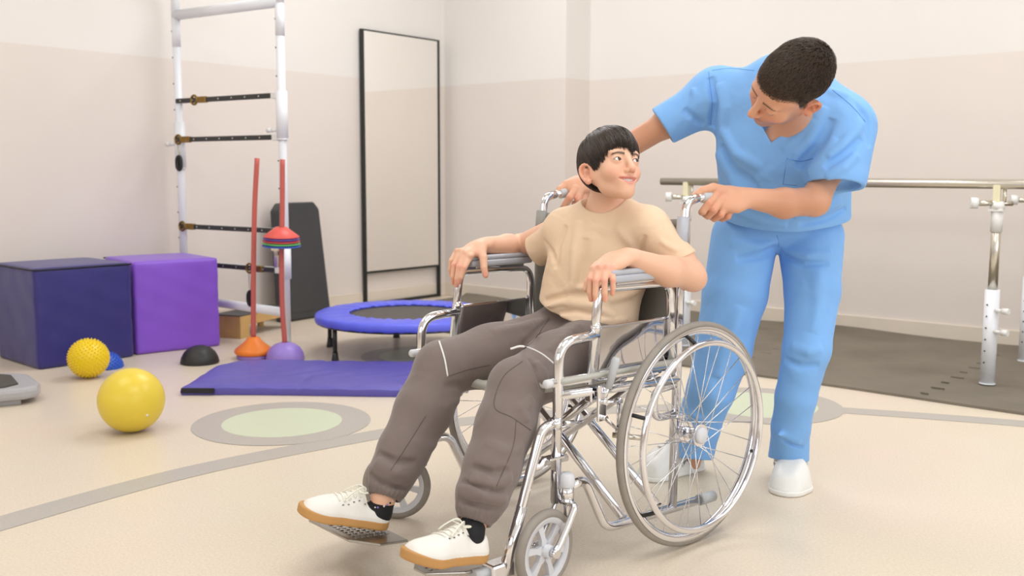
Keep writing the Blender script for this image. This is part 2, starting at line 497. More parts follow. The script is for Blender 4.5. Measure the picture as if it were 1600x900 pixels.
# folding exercise mat
def exercise_mat():
    ang = math.atan2(0.613, 0.767)
    t = thing('exercise_mat', 'thin violet-blue exercise mat lying on the floor in front of the trampoline', 'exercise mat', (1.655, -3.495, 0), ang)
    Lx, Ly, H = 1.06, 0.66, 0.045; nx, ny = 66, 36
    V = []; F = []
    for j in range(ny + 1):
        for i in range(nx + 1):
            u, v = i / nx, j / ny
            e = min(u * Lx, (1 - u) * Lx, v * Ly, (1 - v) * Ly)
            z = H - 0.013 * math.exp(-e / 0.02) + 0.0025 * math.sin(u * 9 + v * 6) * min(1, e / .05) - 0.004 * math.exp(-((u - 0.5) / 0.012) ** 2) + 0.0016 * math.sin(u * 40 + 5 * math.sin(v * 7))
            y = v * Ly + 0.01 * math.sin(u * 5); x = u * Lx + (0.10 * max(0, v - .8) / .2 * (1 if u < .5 else 0)) * (1 - u * 2 if u < .5 else 0)
            V.append((x, y, z))
    for j in range(ny):
        for i in range(nx):
            a = j * (nx + 1) + i; F.append((a, a + 1, a + nx + 2, a + nx + 1))
    mb = MB().add(V, F)
    ring = [i for i in range(nx + 1)] + [j * (nx + 1) + nx for j in range(1, ny + 1)] + [ny * (nx + 1) + i for i in range(nx - 1, -1, -1)] + [j * (nx + 1) for j in range(ny - 1, 0, -1)]
    VV = []; FF = []; n = len(ring); cx, cy = Lx / 2, Ly / 2
    for q in ring:
        x, y, z = V[q]; VV += [(x, y, z), (x + 0.004 * (1 if x > cx else -1), y + 0.004 * (1 if y > cy else -1), z * 0.5), (x, y, 0.001)]
    for i in range(n):
        j = (i + 1) % n
        FF += [(3 * i, 3 * i + 1, 3 * j + 1, 3 * j), (3 * i + 1, 3 * i + 2, 3 * j + 2, 3 * j + 1)]
    mb.add(VV, FF)
    mb.build('cover', M['mat_blue'], t)
    MB().box((0.0, -0.006, 0.010), (0.15, 0.004, 0.034), 0, 0.002).build('hook_strip', M['zip'], t)
exercise_mat()

# step platform at the left edge
def step_platform():
    # corner at room (1.33,-3.97); extends to the left, out of frame
    t = thing('step_platform', 'low grey plastic step platform with a black top at the left edge of the photo', 'step platform', (1.340, -3.985, 0), math.atan2(-0.62, -0.25) + PI)
    # local -x runs away to the left along the near side
    poly = [(-1.0, -0.0), (-0.05, 0.0), (0.0, 0.04), (0.015, 0.11), (-0.02, 0.34), (-0.09, 0.42), (-1.0, 0.42)]
    b = MB().prism(poly, 0.022, 0.075, 0, 0.018); b.build('base', M['grey_plastic'], t)
    poly2 = [(-0.95, 0.05), (-0.13, 0.05), (-0.075, 0.10), (-0.095, 0.31), (-0.15, 0.37), (-0.95, 0.37)]
    MB().prism(poly2, 0.07, 0.083, 0, 0.004).build('top_pad', M['dark_top'], t)
    for x in (-0.12, -0.55):
        for y in (0.06, 0.36):
            MB().box((x - 0.05, y - 0.03, 0), (x + 0.05, y + 0.03, 0.03), 0, 0.004).build('foot', M['grey_plastic'], t)
step_platform()

# balls and domes
def ball(name, label, c, r, m):
    o = MB().lathe([(max(0.0004, r * math.sin(a)), -r * math.cos(a)) for a in np.linspace(0.0, PI, 41)], seg=64).build(name, m)
    o.location = c; return o
o = thing('exercise_ball', 'smooth plain yellow exercise ball nearest the camera', 'ball', (2.068, -3.968, 0))
b_ = ball('ball_skin', '', (0, 0, 0.124), 0.124, M['yellow']); b_.parent = o
vd = Vector((0.9430, -0.0360, -0.3307)).normalized()
pz = MB().lathe([(0.0004, 0.0), (0.005, 0.0), (0.005, 0.004), (0.0004, 0.005)], seg=16).build('valve', M['white_plastic'], o)
pz.rotation_euler = vd.to_track_quat('Z', 'Y').to_euler(); pz.location = Vector((0, 0, 0.124)) + vd * 0.1215

def spiky(mb, r, zc, dome=False, n=420, rs=0.0042, h=0.0065):
    mb.lathe([(max(0.0004, r * math.sin(a)), zc - r * math.cos(a)) for a in np.linspace(PI / 2 if dome else 0.0, PI, 33)] , seg=56)
    for k in range(n):
        z = 1 - 2 * (k + 0.5) / n
        if dome and z < 0.05: continue
        ph = k * 2.399963; s_ = math.sqrt(1 - z * z)
        d = Vector((s_ * math.cos(ph), s_ * math.sin(ph), z)); a = d.orthogonal().normalized(); b = d.cross(a)
        V = []
        for rr, hh in ((rs, -0.001), (rs * 0.75, h * .6), (rs * 0.3, h)):
            for q in range(6):
                th = q * PI / 3; V.append(d * (r + hh) + (a * math.cos(th) + b * math.sin(th)) * rr + Vector((0, 0, zc)))
        V.append(d * (r + h * 1.08) + Vector((0, 0, zc)))
        F = [(i * 6 + q, i * 6 + (q + 1) % 6, (i + 1) * 6 + (q + 1) % 6, (i + 1) * 6 + q) for i in range(2) for q in range(6)] + [(12 + q, 12 + (q + 1) % 6, 18) for q in range(6)]
        mb.add(V, F)
mb = MB(); spiky(mb, 0.0925, 0.0985)
tag(mb.build('massage_ball', M['yellow2'], loc=(0.975, -3.57, 0)), 'yellow spiky massage ball in front of the navy cube', 'ball')
mb = MB(); spiky(mb, 0.078, 0.002, True, 360)
mb.lathe([(0.0004, 0.001), (0.078, 0.001), (0.0785, 0.003)], seg=40)
tag(mb.build('spiky_dome', M['blue_spiky'], loc=(0.80, -3.385, 0)), 'blue spiky half dome peeking out behind the yellow spiky ball', 'balance dome')
mb = MB().lathe([(0.0004, 0.001), (0.098, 0.001), (0.1, 0.006), (0.094, 0.032), (0.08, 0.058), (0.058, 0.079), (0.03, 0.091), (0.0004, 0.095)], seg=56)
tag(mb.build('balance_dome', M['black_rubber'], loc=(1.045, -3.0, 0)), 'black rubber half dome on the floor at the corner of the purple cube', 'balance dome')

# marker poles: dome or cone feet with slim red poles
def cone_disc(mb, z, r=0.1, h=0.028, hole=0.02, mi=0):
    mb.lathe([(hole, z + h), (hole + 0.012, z + h), (r, z + 0.003), (r, z), (r - 0.004, z), (hole + 0.01, z + h - 0.004), (hole, z + h - 0.004), (hole, z + h)], seg=48, mi=mi)
t = thing('marker_pole', 'slim red pole standing in a tall orange cone foot, left of its twin', 'agility pole', (1.150, -2.735, 0))
MB().lathe([(0.0004, 0.001), (0.088, 0.001), (0.09, 0.014), (0.086, 0.024), (0.0004, 0.024)], seg=48).build('lower_disc', M['lilac'], t)
MB().lathe([(0.016, 0.118), (0.03, 0.115), (0.05, 0.090), (0.098, 0.052), (0.103, 0.040), (0.100, 0.030), (0.088, 0.022), (0.0004, 0.022)], seg=48).build('cone_foot', M['orange'], t)
MB().tube(catmull([(0, 0, 0.10), (0.008, 0.006, 0.45), (0.022, 0.014, 0.8), (0.040, 0.026, 1.075)]), 0.0135, 12).build('pole', M['pole'], t)
t = thing('marker_pole', 'slim red pole standing in a lilac half dome foot, in front of the frame post', 'agility pole', (1.318, -2.655, 0))
MB().lathe([(0.0004, 0.0), (0.1, 0.001), (0.102, 0.012), (0.096, 0.04), (0.080, 0.066), (0.055, 0.085), (0.022, 0.096), (0.015, 0.096)], seg=48).build('dome_foot', M['lilac'], t)
MB().tube(catmull([(0, 0, 0.08), (-0.008, -0.006, 0.3), (-0.004, -0.006, 0.55), (0.004, 0.000, 0.8), (0.010, 0.004, 1.068)]), 0.0135, 12).build('pole', M['pole'], t)
dz = 0.0
for nm, m_, lab in (('d_blue', M['d_blue'], 'blue'), ('d_green', M['d_green'], 'green'), ('d_crimson', M['d_crimson'], 'crimson'), ('d_violet', M['d_violet'], 'violet'), ('d_red', M['d_red'], 'coral red')):
    mb = MB(); cone_disc(mb, 0.0, 0.101 - dz * 0.15, 0.040 if nm != 'd_red' else 0.052, 0.0165)
    oo = mb.build('marker_disc', m_, loc=(1.3165, -2.661, 0.612 + dz))
    oo.rotation_euler = (0.03, 0.07, 0)
    pos = {'blue': 'bottom one', 'green': 'next to the bottom', 'crimson': 'middle one', 'violet': 'next to the top', 'coral red': 'topmost'}[lab]
    tag(oo, '%s cone disc threaded on the red pole, %s of its stack' % (lab, pos), 'marker disc', 'cone discs threaded on the pole')
    dz += 0.0125

# rung frame (white uprights, slotted black rungs with brass collars)
def rung_frame():
    Lp, Rp = np.array([0.150, -2.507]), np.array([1.040, -2.425])
    d = Rp - Lp; w = float(np.linalg.norm(d)); rot = math.atan2(d[1], d[0])
    t = thing('rung_frame', 'white steel rehabilitation frame with black slotted rungs beside the foam cubes', 'exercise frame', (Lp[0], Lp[1], 0), rot)
    up = []
    for x, s_ in ((0.0, -1), (w, 1)):
        mb = MB()
        mb.tube([(x, 0, 0.0), (x, 0, 1.93)] if s_ > 0 else [(x, 0, 0.0), (x, 0, 1.93)], 0.0235, 20)
        mb.tube([(x, 0, 0.0), (x, 0, 0.006)], 0.05, 20)
        mb.tube(fillet([(x, 0, 1.92), (x, 0, 2.2), (x, -0.5, 2.32)], 0.16), 0.0255, 18)
        mb.tube([(x, 0, 1.75), (x, 0, 1.925)], 0.0255, 20)
        z0, z1 = (1.18, 1.45) if s_ > 0 else (1.02, 1.30)
        mb.tube([(x, 0, z0), (x, 0, z1)], 0.0325, 20)
        if s_ > 0: mb.tube([(x, 0, 0.40), (x, 0, 0.57)], 0.0325, 20)
        mb.tube([(x, 0, z0), (x, 0, z0 + 0.006)], 0.034, 20)
        u = mb.build('upright', M['white_paint'], t)
        for k in range(9):
            z = 0.60 + 0.155 * k
            if z0 - .02 < z < z1 + .02: continue
            MB().tube([(x - 0.012, -0.0245, z), (x - 0.012, -0.018, z)], 0.0042, 8).build('pin_hole', M['black_paint'], u)
        kz = 1.235 if s_ > 0 else 1.17
        MB().tube([(x - 0.02, -0.02, kz), (x - 0.055, -0.035, kz)], 0.011, 12).tube([(x - 0.05, -0.033, kz), (x - 0.075, -0.043, kz)], 0.015, 12).build('lock_knob', M['white_plastic'], u)
    mb = MB().tube([(0, 0, 1.935), (w, 0, 1.935)], 0.03, 20); mb.build('top_bar', M['white_paint'], t)
    MB().tube([(0, 0, 0.225), (w, 0, 0.205)], 0.026, 20).build('lower_bar', M['white_paint'], t)
    for z, bx, hang in ((1.425, 0.19, 0), (1.195, 0.03, 1), (0.672, 0.04, 0), (0.448, 0.635, 2)):
        mb = MB(); mb.box((0.02, 0.0, z - 0.012), (w - 0.02, 0.02, z + 0.012), 0, 0.003)
        rb = mb.build('rung_backing', M['white_paint'], t)
        s2 = MB(); s2.box((0.012, -0.035, z - 0.0145), (w - 0.055, -0.021, z + 0.0145), 0, 0.006)
        ru = s2.build('rung', M['black_strap'], t)
        for k in range(7):
            x = 0.06 + (w - 0.15) * k / 6.5
            MB().tube([(x, -0.0365, z), (x, -0.034, z)], 0.0045, 8).build('rivet', M['rivet'], ru)
        mb = MB(); mb.box((w - 0.06, -0.03, z - 0.018), (w - 0.015, 0.02, z + 0.018), 0, 0.004); mb.build('rung_bracket', M['white_plastic'], ru)
        br = MB(); br.box((bx + 0.03, -0.041, z - 0.0185), (bx + 0.105, -0.016, z + 0.0185), 0, 0.004)
        br.tube([(bx + 0.026 * math.cos(a), -0.036, z + 0.026 * math.sin(a)) for a in np.linspace(0, 2 * PI, 25)[:-1]], 0.0072, 8, closed=True)
        br.build('brass_collar', M['brass'], t)
        if hang:
            pl = thing('pulley', 'small black pulley hanging from the %s' % ('second rung on the left post' if hang == 1 else 'lowest black rung by the red poles'), 'pulley', (0, 0, 0), 0)
            off = Matrix.Rotation(rot, 4, 'Z') @ Vector((bx, -0.036, z - 0.026)); pl.location = (Lp[0] + off.x, Lp[1] + off.y, off.z); pl.rotation_euler[2] = rot
            ln = 0.075 if hang == 1 else 0.11
            cb = MB()
            cb.tube([(0.0, 0, 0.012), (0.009, 0, -0.01), (0.006, 0, -ln * .8), (0, 0, -ln), (-0.006, 0, -ln * .8), (-0.009, 0, -0.01), (0.0, 0, 0.012)], 0.0028, 6)
            cb.build('carabiner', M['steel'], pl)
            w_ = MB(); zc = -ln - 0.045
            w_.tube([(0.024 * math.cos(a), 0, zc + 0.037 * math.sin(a) + (0.010 if math.sin(a) > 0 else 0)) for a in np.linspace(0, 2 * PI, 25)[:-1]], 0.0085, 8, closed=True)
            w_.box((-0.004, -0.012, zc - 0.03), (0.004, 0.012, zc + 0.04), 0, 0.002)
            w_.build('sheave_block', M['black_rubber'], pl)
            MB().tube([(0, -0.006, zc), (0, 0.006, zc)], 0.014, 16).build('sheave', M['black_rubber'], pl)
    # steel clamp with cream cap on the right post
    MB().box((w - 0.062, -0.03, 0.46), (w - 0.03, 0.0, 0.53), 0, 0.004).tube([(w - 0.06, -0.015, 0.53), (w - 0.06, -0.015, 0.575)], 0.012, 10).build('steel_clamp', M['steel'], t)
    MB().box((w - 0.085, -0.035, 0.555), (w - 0.03, -0.005, 0.592), 0, 0.01).build('clamp_cap', M['cream_plastic'], t)
rung_frame()

# dark incline board leaning on the wall
def board():
    W, H, T = 0.385, 0.795, 0.085
    mb = MB(); pts = [(-W / 2 - 0.03, 0), (W / 2 + 0.03, 0), (W / 2 - 0.005, H - 0.05), (W / 2 - 0.05, H), (-W / 2 + 0.045, H), (-W / 2 + 0.0, H - 0.05)]
    mb.prism(pts, 0, T, 0, 0.012)
    V = []
    for (x, y, z) in mb.v: V.append((z, x, y))
    mb.v = V
    t = thing('incline_board', 'dark charcoal tapered board leaning upright behind the rung frame', 'incline board', (0.155, -1.63, 0), 0)
    o = mb.build('board_shell', M['grey_board'], t); o.rotation_euler = (0, -0.085, 0.10)
    g = MB().box((T + 0.0, -W / 2 + 0.04, 0.05), (T + 0.004, W / 2 - 0.04, H - 0.09), 0, 0.002); o2 = g.build('grip_panel', M['grey_board'], t); o2.rotation_euler = (0, -0.085, 0.10)
board()

# wooden step block
def step_block():
    rot = math.atan2(0.451, -0.162)
    t = thing('step_block', 'pale wooden step stool with a dark top beyond the red poles', 'step stool', (0.575, -2.41, 0), rot - 0.02)
    Lx, Wd, H = 0.50, 0.2, 0.135
    poly = [(0, 0), (0.09, 0), (0.09, 0.075), (Lx - 0.05, 0.075), (Lx - 0.05, 0), (Lx, 0), (Lx, H), (0, H)]
    for y0, nm in ((0.0, 'side_board'), (Wd - 0.018, 'side_board')):
        mb = MB().prism(poly, y0, y0 + 0.018, 0, 0.002); mb.v = [(x, z, y) for (x, y, z) in mb.v]
        mb.build(nm, M['wood'], t)
    MB().box((0.0, 0.018, 0), (0.018, Wd - 0.018, H), 0, 0.002).build('end_board', M['wood'], t)
    MB().box((0.0, 0, H), (Lx, Wd, H + 0.006), 0, 0.002).build('tread', M['grey_board'], t)
step_block()

# parallel bars
def parallel_bars():
    t = thing('parallel_bars', 'adjustable parallel walking bars with steel rails and white posts by the back wall', 'parallel bars', (0, 0, 0))
    for b, nm in ((-0.94, 0), (-0.19, 1)):
        MB().tube([(2.60, b, 0.955), (6.6, b, 0.955)], 0.0215, 18).build('rail', M['steel'], t)
        for a in (2.77, 4.40, 6.1):
            p = MB().tube([(a, b, 0.015), (a, b, 0.465)], 0.033, 22).tube([(a, b, 0.015), (a, b, 0.02)], 0.036, 22).build('post_sleeve', M['white_paint'], t)
            for k in range(6): MB().tube([(a - 0.012, b - 0.0335, 0.12 + k * 0.055), (a - 0.012, b - 0.028, 0.12 + k * 0.055)], 0.004, 8).build('pin_hole', M['black_paint'], p)
            for z in (0.37, 0.27):
                MB().tube([(a + 0.02, b - 0.02, z), (a + 0.06, b - 0.03, z)], 0.009, 10).tube([(a + 0.055, b - 0.028, z), (a + 0.085, b - 0.036, z)], 0.0145, 14).build('lock_knob', M['white_plastic'], p)
            MB().tube([(a, b, 0.46), (a, b, 0.82)], 0.0215, 18).build('inner_post', M['steel'], t)
            hd = MB().tube([(a, b, 0.735), (a, b, 0.835)], 0.0265, 18).box((a - 0.035, b - 0.03, 0.83), (a + 0.03, b + 0.03, 0.842), 0, 0.002).tube([(a, b, 0.84), (a, b, 0.872)], 0.032, 18)
            hd.build('clamp_head', M['white_plastic'], t)
            MB().tube([(a - 0.02, b - 0.02, 0.868), (a - 0.085, b - 0.05, 0.868)], 0.013, 12, 0).tube([(a - 0.02, b - 0.02, 0.868), (a + 0.06, b + 0.02, 0.868)], 0.012, 12, 0).build('clamp_screw', M['steel'], t)
            MB().tube([(a - 0.075, b - 0.045, 0.868), (a - 0.105, b - 0.06, 0.868)], 0.026, 18).build('clamp_knob', M['white_plastic'], t)
            MB().box((a - 0.02, b - 0.022, 0.87), (a + 0.012, b + 0.01, 0.955), 0, 0.004).build('rail_spacer', M['cream_plastic'], t)
            MB().tube([(a + 0.028, b, 0.86), (a + 0.028, b, 0.94)], 0.008, 10).build('rail_pin', M['steel'], t)
parallel_bars()

# ---------------------------------------------------------------- the wheelchair (local frame: x = sitter's right, y = forward)
M['frame_chrome'] = mat('frame_chrome', (232, 232, 236), 0.10, 1.0)
M['panel_steel'] = mat('polished_panel', (205, 204, 208), 0.05, 1.0)
M['vinyl_grey'] = mat('grey_vinyl', (150, 148, 142), 0.45, var=0.05, vscale=8, bump=0.15, bscale=200)
M['arm_pad'] = mat('arm_pad_grey', (186, 188, 196), 0.35)
M['tyre'] = mat('grey_tyre', (150, 142, 132), 0.5, var=0.08, vscale=20)
M['grip'] = mat('grip_grey', (196, 198, 200), 0.4)
M['caster_plastic'] = mat('caster_plastic', (218, 218, 222), 0.38)
M['seat_vinyl'] = mat('seat_vinyl', (188, 186, 176), 0.45)
M['spoke'] = mat('spoke_steel', (225, 225, 228), 0.22, 0.9)
M['plate'] = mat('foot_plate', (176, 172, 166), 0.28, 1.0)
CH_LOC = (3.978, -3.564, 0.0); CH_ROT = -3.2948
HS, TR = 0.276, 0.341
chair = thing('wheelchair', 'chrome folding wheelchair with grey vinyl seat and spoked rear wheels', 'wheelchair', CH_LOC, CH_ROT)
TB = 0.0125

def side(sg):
    X = sg * HS
    xi = sg * (HS - 0.005)
    # --- side frame of bent chrome tube
    f = MB(); SXh = sg * 0.290
    # front post, up from the caster height, bending back to the arm post
    f.tube(fillet([(X, 0.455, 0.205), (X, 0.446, 0.594), (X, 0.315, 0.600)], 0.055, 10), 0.0125, 16)
    f.tube([(X, 0.456, 0.20), (X, 0.456, 0.28)], 0.0105, 14)
    # seat rail, lower frame rail
    f.tube([(X, 0.452, 0.465), (X, -0.004, 0.445)], 0.0125, 16)
    f.tube([(X - sg * 0.004, 0.47, 0.497), (X, 0.02, 0.484)], 0.0115, 16)
    # back post
    f.tube(fillet([(X, 0.003, 0.085), (X, -0.010, 0.70), (X, -0.028, 0.924), (X, -0.075, 0.935)], [0.3, 0.045], 10), 0.0125, 16)
    f.tube([(X, -0.05, 0.932), (X, -0.185, 0.946)], 0.0115, 14)
    # lower rail: from the caster housing down and back to the anti tip end
    f.tube(fillet([(SXh, 0.43, 0.233), (X, 0.352, 0.238), (X, 0.272, 0.090), (X, -0.135, 0.078)], [0.045, 0.06], 10), 0.0125, 16)
    f.tube([(X, 0.452, 0.212), (SXh, 0.432, 0.214)], 0.009, 12)
    f.tube([(SXh, 0.43, 0.198), (SXh, 0.43, 0.245)], 0.0185, 18)
    # small U brace at the axle
    f.tube(fillet([(X, -0.008, 0.43), (X, 0.09, 0.425), (X, 0.09, 0.348), (X, -0.004, 0.348)], 0.035, 8), 0.0105, 14)
    f.box((X - 0.014, -0.028, 0.27), (X + 0.014, 0.008, 0.345), 0, 0.003)
    f.tube([(X, -0.010, 0.305), (sg * (TR + 0.02), -0.004, 0.305)], 0.009, 12)
    fr = f.build('side_frame', M['frame_chrome'], chair)
    MB().lathe([(0.0004, 0.030), (0.012, 0.030), (0.019, 0.024), (0.021, 0.0), (0.0195, -0.004)], (SXh, 0.43, 0.243), seg=24).build('housing_cap', M['caster_plastic'], fr)
    if sg < 0: MB().tube([(X, -0.118, 0.0785), (X, -0.182, 0.0765)], [0.0165, 0.0155], 18).build('rubber_tip', M['grip'], fr)
    MB().lathe([(0.0004, 0.0), (0.008, 0.0), (0.0108, -0.004), (0.0108, -0.022), (0.010, -0.024)], (X - sg * 0.004, 0.49, 0.4975), ax='Y', seg=20).build('rail_cap', M['caster_plastic'], fr)
    cl = MB()
    cl.tube([(X, 0.455, 0.385), (X, 0.455, 0.410)], 0.0155, 16)
    cl.tube([(X - 0.005, 0.43, 0.395), (X - 0.005, 0.40, 0.392)], 0.006, 10)
    cl.build('legrest_bracket', M['frame_chrome'], fr)
    MB().tube([(X, -0.092, 0.9365), (X, -0.097, 0.937), (X, -0.200, 0.9475)], [0.0125, 0.0165, 0.0155], 20).build('hand_grip', M['grip'], chair)
    # --- arm frame, pad, side panel
    a = MB()
    a.tube(fillet([(X, 0.338, 0.478), (X, 0.312, 0.690), (X, 0.300, 0.716), (X, 0.03, 0.712), (X, 0.022, 0.46)], [0.1, 0.055, 0.05], 10), 0.0118, 16)
    a.tube([(X, 0.322, 0.605), (X, 0.317, 0.63)], 0.0135, 16)
    a.box((X - 0.011, 0.065, 0.722), (X + 0.011, 0.255, 0.729), 0, 0.002)
    ar = a.build('arm_frame', M['frame_chrome'], chair)
    p = MB(); pad = []
    p.box((X - 0.030, 0.045, 0.7285), (X + 0.030, 0.285, 0.748), 0, 0.007, seg=3)
    p.box((X - 0.028, 0.040, 0.747), (X + 0.028, 0.290, 0.762), 0, 0.007, seg=3)
    p.build('armrest_pad', M['arm_pad'], ar)
    V = []; F = []
    n = 14
    for j in range(n + 1):
        for i in range(n + 1):
            u, v = i / n, j / n
            y0 = 0.035 + u * (0.325 - 0.035 - 0.012 * v); z = 0.502 + v * 0.118
            V.append((X - sg * 0.002 + 0.0016 * math.sin(u * 5 + v * 3) + 0.001 * math.sin(u * 13), y0, z))
    for j in range(n):
        for i in range(n):
            q = j * (n + 1) + i; F.append((q, q + 1, q + n + 2, q + n + 1))
    pn = MB().add(V, F)
    pb = pn.build('side_panel', M['panel_steel'], ar)
    so = pb.modifiers.new('solid', 'SOLIDIFY'); so.thickness = 0.0018
    # --- brake
    b = MB(); bx = X + sg * 0.024
    b.box((bx - 0.004, 0.305, 0.385), (bx + 0.004, 0.335, 0.478), 0, 0.003)
    b.tube([(X, 0.315, 0.45), (bx, 0.315, 0.45)], 0.007, 10)
    b.box((X - 0.012, 0.285, 0.432), (X + 0.012, 0.345, 0.472), 0, 0.004)
    br = b.build('brake', M['frame_chrome'], chair)
    MB().tube([(bx + sg * .006, 0.318, 0.44), (bx + sg * .010, 0.305, 0.478)], 0.006, 10).build('lever_arm', M['frame_chrome'], br)
    MB().tube([(bx + sg * .010, 0.306, 0.468), (bx + sg * .016, 0.288, 0.535), (bx + sg * .017, 0.285, 0.545)], [0.0085, 0.0115, 0.0085], 16).build('lever_grip', M['grip'], br)
    for (y0, z0, y1, z1) in ((0.318, 0.435, 0.262, 0.430), (0.262, 0.432, 0.262, 0.355), (0.318, 0.395, 0.262, 0.352)):
        L_ = MB(); L_.tube([(bx + sg * .008, y0, z0), (bx + sg * .008, y1, z1)], 0.009, 10, flat=0.4)
        for (yy, zz) in ((y0, z0), (y1, z1)): L_.tube([(bx, yy, zz), (bx + sg * .016, yy, zz)], 0.0065, 10)
        L_.build('brake_link', M['frame_chrome'], br)
    MB().tube([(bx + sg * 0.006, 0.285, 0.345), (sg * (TR + 0.018), 0.300 - 0.07, 0.338)], 0.007, 10).build('brake_shoe', M['steel'], br)
    # --- rear wheel
    R = 0.305; cx = sg * TR
    w = MB()
    w.tube([(cx, (R - 0.0105) * math.cos(t_), 0.305 + (R - 0.0105) * math.sin(t_)) for t_ in np.linspace(0, 2 * PI, 121)[:-1]], 0.0105, 14, closed=True)
    wo = w.build('rear_wheel', M['tyre'], chair)
    V = []; F = []; seg = 120
    prof = [(-0.011, 0.291), (-0.013, 0.285), (-0.011, 0.277), (-0.004, 0.270), (0.004, 0.270), (0.011, 0.277), (0.013, 0.285), (0.011, 0.291)]
    w = MB().lathe([(r, x) for (x, r) in prof], (0, 0, 0), ax='X', seg=seg)
    w.v = [(cx + x, y, z + 0.305) for (x, y, z) in w.v]
    w.build('rim', M['frame_chrome'], wo)
    hx = cx + sg * 0.038; hr = 0.252
    h = MB().tube([(hx, hr * math.cos(t_), 0.305 + hr * math.sin(t_)) for t_ in np.linspace(0, 2 * PI, 121)[:-1]], 0.0088, 12, closed=True)
    h.build('hand_rim', M['frame_chrome'], wo)
    for k in range(6):
        t_ = k * PI / 3 + 0.35
        MB().tube([(cx + sg * 0.008, 0.275 * math.cos(t_), 0.305 + 0.275 * math.sin(t_)), (hx - sg * 0.002, (hr + 0.004) * math.cos(t_), 0.305 + (hr + 0.004) * math.sin(t_))], 0.0055, 8).build('rim_spacer', M['black_rubber'], wo)
    hb = MB()
    hb.tube([(cx - sg * 0.032, 0, 0.305), (cx + sg * 0.030, 0, 0.305)], 0.016, 20)
    for dx in (-0.028, 0.020): hb.tube([(cx + sg * dx, 0, 0.305), (cx + sg * (dx + 0.004), 0, 0.305)], 0.030, 24)
    ho = hb.build('hub', M['frame_chrome'], wo)
    cp = MB().lathe([(0.0004, sg * 0.008), (0.016, sg * 0.007), (0.0220, sg * 0.003), (0.0225, -sg * 0.004), (0.0004, -sg * 0.004)], (cx + sg * 0.027, 0, 0.305), ax='X', seg=28)
    cp.build('hub_cap', M['caster_plastic'], wo)
    NS = 32
    for k in range(NS):
        t_ = 2 * PI * k / NS + 0.05; side_ = 1 if k % 2 else -1
        off = (0.62 if (k // 2) % 2 else -0.62)
        p0 = (cx + sg * (0.022 if side_ > 0 else -0.026), 0.028 * math.cos(t_ + off * 1.9), 0.305 + 0.028 * math.sin(t_ + off * 1.9))
        p1 = (cx + sg * 0.002 * side_, 0.272 * math.cos(t_), 0.305 + 0.272 * math.sin(t_))
        MB().tube([p0, p1], 0.0013, 6).build('spoke', M['spoke'], wo)
    # --- caster
    cr = 0.1; SX = sg * 0.290; cy = 0.43 + 0.082
    ang = 0.10 if sg < 0 else -0.80
    def rot(P):  # the fork swivels a little about its stem
        dx, dy = P[0] - SX, P[1] - 0.43; c_, s_ = math.cos(ang), math.sin(ang)
        return (SX + dx * c_ - dy * s_, 0.43 + dx * s_ + dy * c_, P[2])
    fk = MB()
    fk.tube([rot((SX, 0.43, 0.205)), rot((SX, 0.43, 0.204))], 0.021, 18)
    fk.tube([(SX, 0.43, 0.16), (SX, 0.43, 0.23)], 0.008, 12)
    for e in (-1, 1):
        fk.tube([rot(p) for p in catmull([(SX, 0.43, 0.198), (SX + e * 0.027, 0.434, 0.196), (SX + e * 0.030, 0.452, 0.168), (SX + e * 0.030, 0.490, 0.118), (SX + e * 0.030, cy, 0.10)], 6)], 0.0092, 12, flat=0.75)
        fk.tube([rot((SX + e * 0.022, cy, 0.10)), rot((SX + e * 0.042, cy, 0.10))], 0.0105, 14)
    fo = fk.build('caster_fork', M['frame_chrome'], chair)
    cw = MB().tube([(0, (cr - 0.012) * math.cos(t_), (cr - 0.012) * math.sin(t_)) for t_ in np.linspace(0, 2 * PI, 61)[:-1]], 0.0122, 14, closed=True)
    cw.v = [rot((SX + x, cy + y, 0.1 + z)) for (x, y, z) in cw.v]
    co = cw.build('caster_tyre', M['tyre'], fo)
    cw = MB()
    cw.lathe([(0.082, -0.010), (0.084, 0.0), (0.082, 0.010), (0.068, 0.009), (0.066, 0.0), (0.068, -0.009), (0.082, -0.010)], ax='X', seg=48)
    cw.tube([(-0.022, 0, 0), (0.022, 0, 0)], 0.016, 20)
    for k in range(6):
        t_ = 2 * PI * k / 6 + 0.2; c_, s_ = math.cos(t_), math.sin(t_)
        V = []
        for rr, ww in ((0.013, 0.013), (0.035, 0.0065), (0.07, 0.0095)):
            for (q, xx) in ((-1, -1), (1, -1), (1, 1), (-1, 1)):
                V.append((xx * 0.0065, rr * c_ - q * ww * s_, rr * s_ + q * ww * c_))
        F = [(i * 4 + q, i * 4 + (q + 1) % 4, (i + 1) * 4 + (q + 1) % 4, (i + 1) * 4 + q) for i in range(2) for q in range(4)]
        cw.add(V, F, 0, False)
    cw.v = [rot((SX + x, cy + y, 0.1 + z)) for (x, y, z) in cw.v]
    cw.build('caster_wheel', M['caster_plastic'], fo)
    # --- leg rest
    lg = MB()
    lg.tube(fillet([(X, 0.455, 0.398), (X, 0.500, 0.395), (X, 0.540, 0.29), (X, 0.585, 0.165), (X, 0.622, 0.070)], [0.05, 0.2, 0.3], 10), 0.0122, 16)
    lg.tube([(X, 0.565, 0.215), (X, 0.628, 0.052)], 0.0143, 16)
    lg.box((X - 0.016, 0.438, 0.312), (X + 0.016, 0.488, 0.318), 0, 0.002)
    lg.tube(fillet([(X - sg * 0.006, 0.485, 0.316), (X - sg * 0.006, 0.50, 0.300), (X - sg * 0.006, 0.528, 0.298)], 0.01), 0.009, 12)
    lo = lg.build('legrest', M['frame_chrome'], chair)
    sx = X - sg * 0.05
